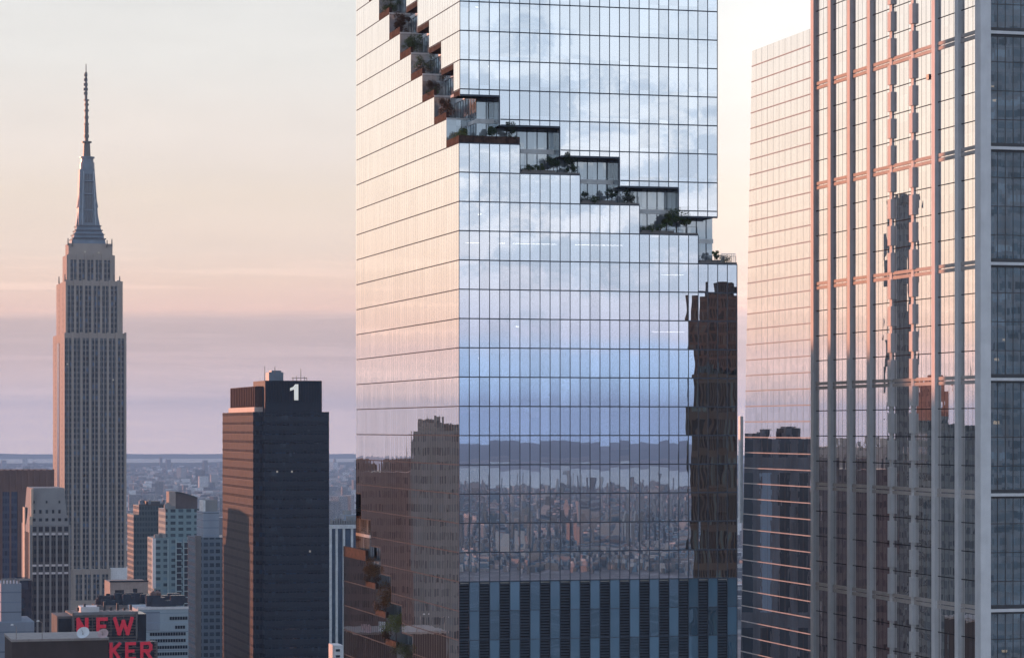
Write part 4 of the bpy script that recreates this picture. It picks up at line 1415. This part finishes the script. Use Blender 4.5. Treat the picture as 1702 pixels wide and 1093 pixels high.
# --- pale block with ribbon windows
facade('ribbon_wall', (0.34, 0.41, 0.46), (0.30, 0.37, 0.43), 40.0, 3.4, 1.0, 0.1, var=0.08)
Rb = Bld('ribbon_window_block', 'pale blue-grey block with dark ribbon windows and cluttered dark roof', 'building', 266, 1000)
Rb.add('wall', MB().box(-8, Rb.r(313), 0, 30, 0, Rb.z(1012)), 'ribbon_wall')
Rb.add('side_panel', MB().box(-8.2, -0.1, -0.3, -0.001, Rb.z(1046), Rb.z(1015)), 'pale_block')
Rb.add('parapet', MB().box(-8.1, Rb.r(313) + 0.1, -0.2, 0.5, Rb.z(1012) + 0.003, Rb.z(1008)), 'pale_stone')
for y, a, b in ((1027, 282, 311), (1042, 291, 311), (1053, 249, 311), (1064, 249, 311), (1075, 252, 311), (1086, 252, 311), (1097, 252, 311)):
    rb = MB()
    px = a
    while px < b - 3:
        rb.box(Rb.r(px), Rb.r(px + 3.6), -0.15, 0.05, Rb.z(y + 2.6), Rb.z(y - 2.6)); px += 4.3
    Rb.add('ribbon_window', rb, 'window_dark')
tk = MB()
for px, l_ in ((255, 6), (262, 9)):
    tk.cyl(Rb.r(px, l_), l_, Rb.z(1008) + 1.5, Rb.z(1008) + 4.6, 1.3, None, 12).cyl(Rb.r(px, l_), l_, Rb.z(1008) + 4.6, Rb.z(1008) + 5.6, 1.4, 0.1, 12)
    for a in (-0.9, 0.9):
        tk.bar((Rb.r(px, l_) + a, l_, Rb.z(1008)), (Rb.r(px, l_) + a, l_, Rb.z(1008) + 1.6), 0.2)
Rb.add('water_tank', tk, 'brown_brick')
eq = MB()
rnd = random.Random(21)
for _ in range(34):
    px = rnd.uniform(250, 306); l_ = rnd.uniform(3, 26); s_ = rnd.uniform(0.8, 2.4); h_ = rnd.uniform(1, 4.0)
    eq.box(Rb.r(px, l_) - s_, Rb.r(px, l_) + s_, l_ - s_ / 2, l_ + s_ / 2, Rb.z(1008), Rb.z(1008) + h_)
Rb.add('roof_equipment', eq, 'mast_glass')
Be = Bld('beige_setback_block', 'small beige masonry block with dark openings behind the red letters', 'building', 183, 1150)
plain('beige', (0.34, 0.28, 0.25), 0.8)
Be.add('wall', MB().box(0, Be.r(246), 0, 20, 0, Be.z(967)), 'beige')
for a, b, y0 in ((191, 206, 980), (221, 228, 978), (229, 238, 985)):
    Be.add('opening', MB().box(Be.r(a), Be.r(b), -0.1, 0.05, Be.z(1006), Be.z(y0)), 'window_dark')
Be.add('parapet', MB().box(-0.2, Be.r(246) + 0.2, -0.3, 0.4, Be.z(967) + .003, Be.z(964.5)), 'window_dark')
Fg = Bld('low_roof_block', 'low dark roof crowded with plant and cooling units below the beige block', 'building', 160, 1080)
Fg.add('wall', MB().box(0, Fg.r(252), 0, 16, 0, Fg.z(1006)), 'brick_grey')
eq = MB()
for _ in range(40):
    px = rnd.uniform(163, 250); l_ = rnd.uniform(1, 14); s_ = rnd.uniform(0.7, 2.2); h_ = rnd.uniform(0.8, 4.6)
    eq.box(Fg.r(px, l_) - s_, Fg.r(px, l_) + s_, l_ - s_ / 2, l_ + s_ / 2, Fg.z(1006), Fg.z(1006) + h_)
Fg.add('roof_equipment', eq, 'mast_glass')
Fg.add('roof_tank', MB().cyl(Fg.r(213, 4), 4, Fg.z(1006), Fg.z(992), 1.6, None, 14).cyl(Fg.r(213, 4), 4, Fg.z(992), Fg.z(988), 1.7, 0.2, 14), 'brown_brick')

# --- dark green glass tower, teal residential tower, blue tower
facade('green_glass', (0.05, 0.075, 0.085), (0.03, 0.045, 0.055), 1.7, 3.3, 0.7, 0.6, rough=0.35)
Gg = Bld('dark_green_tower', 'dark green glass tower just right of the spired skyscraper', 'skyscraper', 222, 1650)
Gg.add('wall', MB().box(0, Gg.r(262), 0, 30, 0, Gg.z(855)), 'green_glass')
Gg.add('upper_wall', MB().box(Gg.r(231, 2), Gg.r(276, 2), 2, 30, Gg.z(900), Gg.z(840)), 'green_glass')
Gg.add('roof_edge', MB().box(Gg.r(231, 2) - 0.2, Gg.r(276, 2) + 0.2, 1.6, 2.6, Gg.z(840) + .003, Gg.z(838)), 'dark_metal')
eq = MB()
rnd = random.Random(8)
for _ in range(14):
    px = rnd.uniform(233, 274); l_ = rnd.uniform(3, 24); q = rnd.uniform(0.5, 1.6)
    eq.box(Gg.r(px, l_) - q, Gg.r(px, l_) + q, l_ - q, l_ + q, Gg.z(840), Gg.z(840) + rnd.uniform(0.8, 3.2))
Gg.add('roof_equipment', eq, 'mast_metal')
Gg.add('roof_house', MB().box(Gg.r(243, 6), Gg.r(266, 6), 6, 18, Gg.z(840), Gg.z(833)), 'dark_metal')
facade('teal_residential', (0.19, 0.27, 0.29), (0.055, 0.085, 0.105), 4.2, 3.25, 0.62, 0.5, var=0.08, bright=1.5)
Te = Bld('teal_residential_tower', 'teal residential tower with a pale edge strip and a curved dark crown', 'skyscraper', 256, 1450)
Te.add('wall', MB().box(0, Te.r(325), 0, 26, 0, Te.z(894)), 'teal_residential')
Te.add('upper_wall', MB().box(Te.r(275, 3), Te.r(333, 3), 3, 30, Te.z(894), Te.z(846)), 'teal_residential')
Te.add('pale_edge', MB().box(-0.9, 0.9, -0.4, 2, Te.z(977), Te.z(894)), 'pale_stone')  # pale stone strip along the left corner
bal = MB()
for px in (279, 292.5, 305, 318):
    bal.box(Te.r(px) - 0.35, Te.r(px) + 0.35, -0.5, -0.001, Te.z(1080), Te.z(895))
plain('teal_fin', (0.30, 0.38, 0.40), 0.6)
Te.add('balcony_fin', bal, 'teal_fin')
for px in (296.5, 311):
    Te.add('balcony_strip', MB().box(Te.r(px) - 1.5, Te.r(px) + 1.5, -0.12, 0.05, Te.z(1085), Te.z(900)), 'window_dark')
    sb = MB()
    k = 0
    while Te.z(900) - 3.25 * k > Te.z(1085):
        sb.box(Te.r(px) - 1.7, Te.r(px) + 1.7, -0.8, -0.121, Te.z(900) - 3.25 * k - 0.5, Te.z(900) - 3.25 * k); k += 1
    Te.add('balcony_slab', sb, 'teal_fin')
eq = MB()
rnd = random.Random(31)
for _ in range(12):
    px = rnd.uniform(277, 290); l_ = rnd.uniform(4, 20); q = rnd.uniform(0.6, 1.8)
    eq.box(Te.r(px, l_) - q, Te.r(px, l_) + q, l_ - q, l_ + q, Te.z(846), Te.z(846) + rnd.uniform(1, 3.5))
for _ in range(10):
    px = rnd.uniform(259, 273); l_ = rnd.uniform(1, 6); q = rnd.uniform(0.5, 1.3)
    eq.box(Te.r(px, l_) - q, Te.r(px, l_) + q, l_ - q, l_ + q, Te.z(894), Te.z(894) + rnd.uniform(0.8, 2.5))
Te.add('roof_equipment', eq, 'stone_blue')
cv = MB()
a0, a1 = Te.r(290, 8), Te.r(328, 8)
N_ = 10
for k in range(N_):
    xa, xb = a0 + (a1 - a0) * k / N_, a0 + (a1 - a0) * (k + 1) / N_
    za = Te.z(818) - (Te.z(818) - Te.z(828)) * (k / N_) ** 1.6
    cv.box(xa, xb + 0.001 * k, 8, 20, Te.z(846), za)
Te.add('crown', cv, 'crown_dark' if 'crown_dark' in MATS else plain('crown_dark', (0.10, 0.075, 0.075), 0.6))
cv = MB()
for k in range(N_):
    xa, xb = a0 + (a1 - a0) * k / N_, a0 + (a1 - a0) * (k + 1) / N_
    za = Te.z(818) - (Te.z(818) - Te.z(828)) * (k / N_) ** 1.6
    zb = Te.z(818) - (Te.z(818) - Te.z(828)) * ((k + 1) / N_) ** 1.6
    cv.quad([(xa, 7, za + 0.3), (xb, 7, zb + 0.3), (xb, 21, zb + 0.3), (xa, 21, za + 0.3)])
    cv.quad([(xa, 7, za - 0.5), (xb, 7, zb - 0.5), (xb, 7, zb + 0.3), (xa, 7, za + 0.3)])
Te.add('crown_roof', cv, 'dark_metal')
Te.add('crown_side', MB().box(Te.r(281, 7), Te.r(292, 7), 7, 18, Te.z(846), Te.z(817)), 'beige')
facade('blue_tower', (0.13, 0.17, 0.21), (0.035, 0.055, 0.08), 3.0, 3.4, 0.7, 0.55, var=0.1)
Bl = Bld('blue_balcony_tower', 'blue-grey apartment tower tucked against the dark slab skyscraper', 'skyscraper', 327, 1350)
Bl.add('wall', MB().box(0, Bl.r(385), 0, 30, 0, Bl.z(893)), 'blue_tower')
Bl.add('upper_wall', MB().box(Bl.r(338, 2), Bl.r(364, 2), 2, 24, Bl.z(893), Bl.z(850)), 'pale_block')
Bl.add('side_wall', MB().box(-0.3, 2.2, -0.25, 4, 0, Bl.z(890)), 'brick_grey')
Bl.add('roof_house', MB().box(Bl.r(341, 4), Bl.r(361, 4), 4, 16, Bl.z(850), Bl.z(831)), 'stone_blue')
Bl.add('roof_wall', MB().box(Bl.r(338, 3), Bl.r(341.5, 3), 3, 16, Bl.z(850), Bl.z(831.5)), 'white_frame')
Bl.add('floor_slab', (lambda m_: [m_.box(Bl.r(341), Bl.r(385), -0.5, -0.001, Bl.z(893) - 3.4 * k - 0.25, Bl.z(893) - 3.4 * k) for k in range(18)] and m_)(MB()), 'blue_tower')

# --- white-columned office between the dark slab and the big glass tower
Wc = Bld('white_columned_office', 'office block with tall white columns between the dark slab and the stepped glass tower', 'building', 548, 1300)
glass('deep_blue_glass', 1.6, 3.9, tint=(0.34, 0.46, 0.60), inner=(0.02, 0.04, 0.07), lo=0.4, hi=0.85, tilt=0.004)
Wc.add('wall', MB().box(0, Wc.r(606), 0.5, 30, 0, Wc.z(877)), 'deep_blue_glass')
Wc.add('cornice', MB().box(-0.4, Wc.r(606), -0.6, 2, Wc.z(878), Wc.z(872)), 'white_frame')
for px in (549.5, 559.5, 571.5, 585, 598):
    Wc.add('column', MB().box(Wc.r(px) - 0.55, Wc.r(px) + 0.55, -0.3, 0.5, 0, Wc.z(878) - 0.003), 'white_frame')
eq = MB()
for k in range(12):
    px = 551 + 4 * k
    eq.box(Wc.r(px, 4), Wc.r(px + 2.4, 4), 4, 7, Wc.z(872), Wc.z(rnd.uniform(861, 867)))
eq.box(Wc.r(578, 5), Wc.r(590, 5), 5, 9, Wc.z(872), Wc.z(858))
Wc.add('roof_equipment', eq, 'stone_blue')
Wb = Bld('white_rooftop_house', 'small white rooftop house with dark windows at the foot of the white-columned office', 'building', 556, 1100)
Wb.add('wall', MB().box(0, Wb.r(571), 0, 12, 0, Wb.z(1072)), 'white_frame')
for y in (1078, 1088):
    Wb.add('window', MB().box(0.5, Wb.r(565), -0.12, 0.05, Wb.z(y + 4), Wb.z(y)), 'window_dark')
Fo = Bld('background_office', 'pale far-off office block peeking above the white-columned office', 'building', 572, 1700)
Fo.add('wall', MB().box(0, Fo.r(600), 0, 14, 0, Fo.z(855)), 'pale_block')
Fo.add('roof_house', MB().box(1, 5, 2, 10, Fo.z(855), Fo.z(848)), 'stone_blue')

# ================================================================== NEIGHBOURS THE PHOTO SHOWS ONLY AS REFLECTIONS, PLUS AN UNSEEN SHADE BLOCK
facade('mirror_brown', (0.17, 0.14, 0.14), (0.12, 0.105, 0.108), 1.8, 3.8, 0.6, 0.5, var=0.2)
facade('mirror_grey', (0.20, 0.205, 0.205), (0.13, 0.14, 0.15), 1.4, 3.6, 0.6, 0.55, var=0.25)
facade('mirror_tall', (0.017, 0.021, 0.023), (0.006, 0.010, 0.012), 1.2, 3.9, 0.55, 0.75, var=0.4, bright=4.0)
facade('mirror_teal', (0.009, 0.024, 0.029), (0.004, 0.010, 0.013), 1.1, 11.7, 0.6, 0.8, var=0.4, bright=6.0)
facade('mirror_streak', (0.15, 0.16, 0.19), (0.05, 0.065, 0.085), 5.5, 46.0, 0.55, 0.9, var=0.5, bright=5.0)
facade('mirror_dark', (0.10, 0.19, 0.27), (0.075, 0.15, 0.22), 4.8, 4.0, 0.8, 0.6, var=0.25, bright=0.6, rough=0.4)


def mirrored(name, label, P0, nrm, px0, px1, V, ytop, depth, mat, extra=None):
    """place a block where its mirror image in a given wall appears between two photo columns at virtual distance V"""
    n_ = Vector((nrm[0], nrm[1])).normalized()
    def refl(x, y):
        p = Vector((x, y)); dd = (p - Vector(P0)).dot(n_)
        return p - 2 * dd * n_
    ztop_ = CAMZ + (HY - ytop) / F * V
    k0, k1 = (px0 - CX) / F, (px1 - CX) / F
    v = [refl(k0 * V, V), refl(k1 * V, V), refl(k1 * (V + depth), V + depth), refl(k0 * (V + depth), V + depth)]
    c_ = sum(v, Vector((0, 0))) / 4
    o = bpy.data.objects.new(name, None); COL.objects.link(o)
    o.location = (c_.x, c_.y, 0)
    tag(o, label, 'building')
    q = [(p - c_) for p in v]
    a = sum(q[i].x * q[(i + 1) % 4].y - q[(i + 1) % 4].x * q[i].y for i in range(4))
    if a < 0: q = q[::-1]
    mb = MB()
    for i in range(4):
        A, B = q[i], q[(i + 1) % 4]
        ln = (B - A).length
        mb.quad([(A.x, A.y, 0), (B.x, B.y, 0), (B.x, B.y, ztop_), (A.x, A.y, ztop_)], [(0, 0), (ln, 0), (ln, ztop_), (0, ztop_)])
    mb.quad([(p.x, p.y, ztop_) for p in q])
    mb.build('wall', mat, o)
    rf = MB()
    rr = random.Random(hash(label) % 1000 if False else len(label))
    for _ in range(9):
        t_, s_ = rr.uniform(.15, .85), rr.uniform(.15, .85)
        p = q[0] + (q[1] - q[0]) * t_ + (q[3] - q[0]) * s_
        w_ = rr.uniform(1, 3)
        rf.box(p.x - w_, p.x + w_, p.y - w_, p.y + w_, ztop_, ztop_ + rr.uniform(1, 4))
    rf.build('roof_equipment', mat, o)
    return o


TP = (T.x, T.y)
NS = (-CR, -SR)            # side-wall normal
NF = (SR, -CR)             # street-wall normal
mirrored('brown_office_block', 'brown office block mirrored low in the side of the stepped glass tower', TP, NS, 560, 692, 760, 784, 40, 'mirror_brown')
mirrored('grey_office_tower', 'grey-green office tower mirrored in the side of the stepped glass tower', TP, NS, 684, 790, 700, 716, 30, 'mirror_grey')
mirrored('brick_high_rise', 'tall brown high-rise mirrored at the right end of the big glass front', TP, NF, 1152, 1262, 900, 488, 40, 'mirror_tall')
mirrored('teal_high_rise', 'teal banded high-rise mirrored in front of the brown one on the big glass front', TP, NF, 1147, 1262, 860, 622, 25, 'mirror_teal')
RP = (Rt.x, Rt.y)
mirrored('dark_glass_high_rise', 'dark blue high-rise mirrored in the front of the stone-framed tower', RP, NF, 1585, 1900, 900, -300, 40, 'mirror_dark')
mirrored('slim_grey_tower', 'slim grey tower mirrored between the piers of the stone-framed tower', RP, NS, 1472, 1513, 900, 340, 22, 'mirror_grey')
facade('mirror_warm', (0.42, 0.37, 0.34), (0.37, 0.325, 0.30), 1.6, 3.8, 0.6, 0.5, var=0.2)
facade('mirror_sunlit_tint', (0.62, 0.27, 0.19), (0.42, 0.19, 0.14), 1.8, 3.8, 0.5, 0.5, var=0.2)  # orange of a sunlit brick wall put into the base colour
mirrored('sunlit_tint_block', 'terracotta block mirrored between the piers low in the stone-framed tower', RP, NS, 1518, 1566, 930, 640, 20, 'mirror_sunlit_tint')
mirrored('long_grey_block', 'long grey block mirrored low in the stone-framed tower', RP, NS, 1330, 1660, 1000, 742, 25, 'mirror_warm')
Sh = Bld('added_shade_block', 'unseen block added beyond the left edge of the view, shading the lower stone piers', 'building', 0, 650)
Sh.o.location = (-240, 632, 0)  # unseen block added to keep the sun off the lower piers
Sh.add('wall', MB().box(0, 70, 0, 30, 0, 226), 'mirror_grey')
Sh.add('roof_house', MB().box(15, 50, 6, 22, 226, 231), 'mirror_grey')
MP = (M2.x, M2.y)
mirrored('dark_mid_block', 'dark block mirrored low in the tapering tower', MP, NS, 1225, 1350, 815, 729, 14, 'mirror_streak')

# ================================================================== HAZE
hz_ = MB().box(-26500, 26500, -26500, 26500, -100, 460)
m = bpy.data.materials.new('haze_air')
m.use_nodes = True
t = NT(m.node_tree)
pv = t.n('ShaderNodeVolumePrincipled')
pv.inputs['Color'].default_value = (0.44, 0.68, 1.0, 1)
pv.inputs['Density'].default_value = 6.0e-5
t.t.links.new(pv.outputs[0], t.n('ShaderNodeOutputMaterial').inputs['Volume'])
tag(hz_.build('haze', m), kind='stuff')
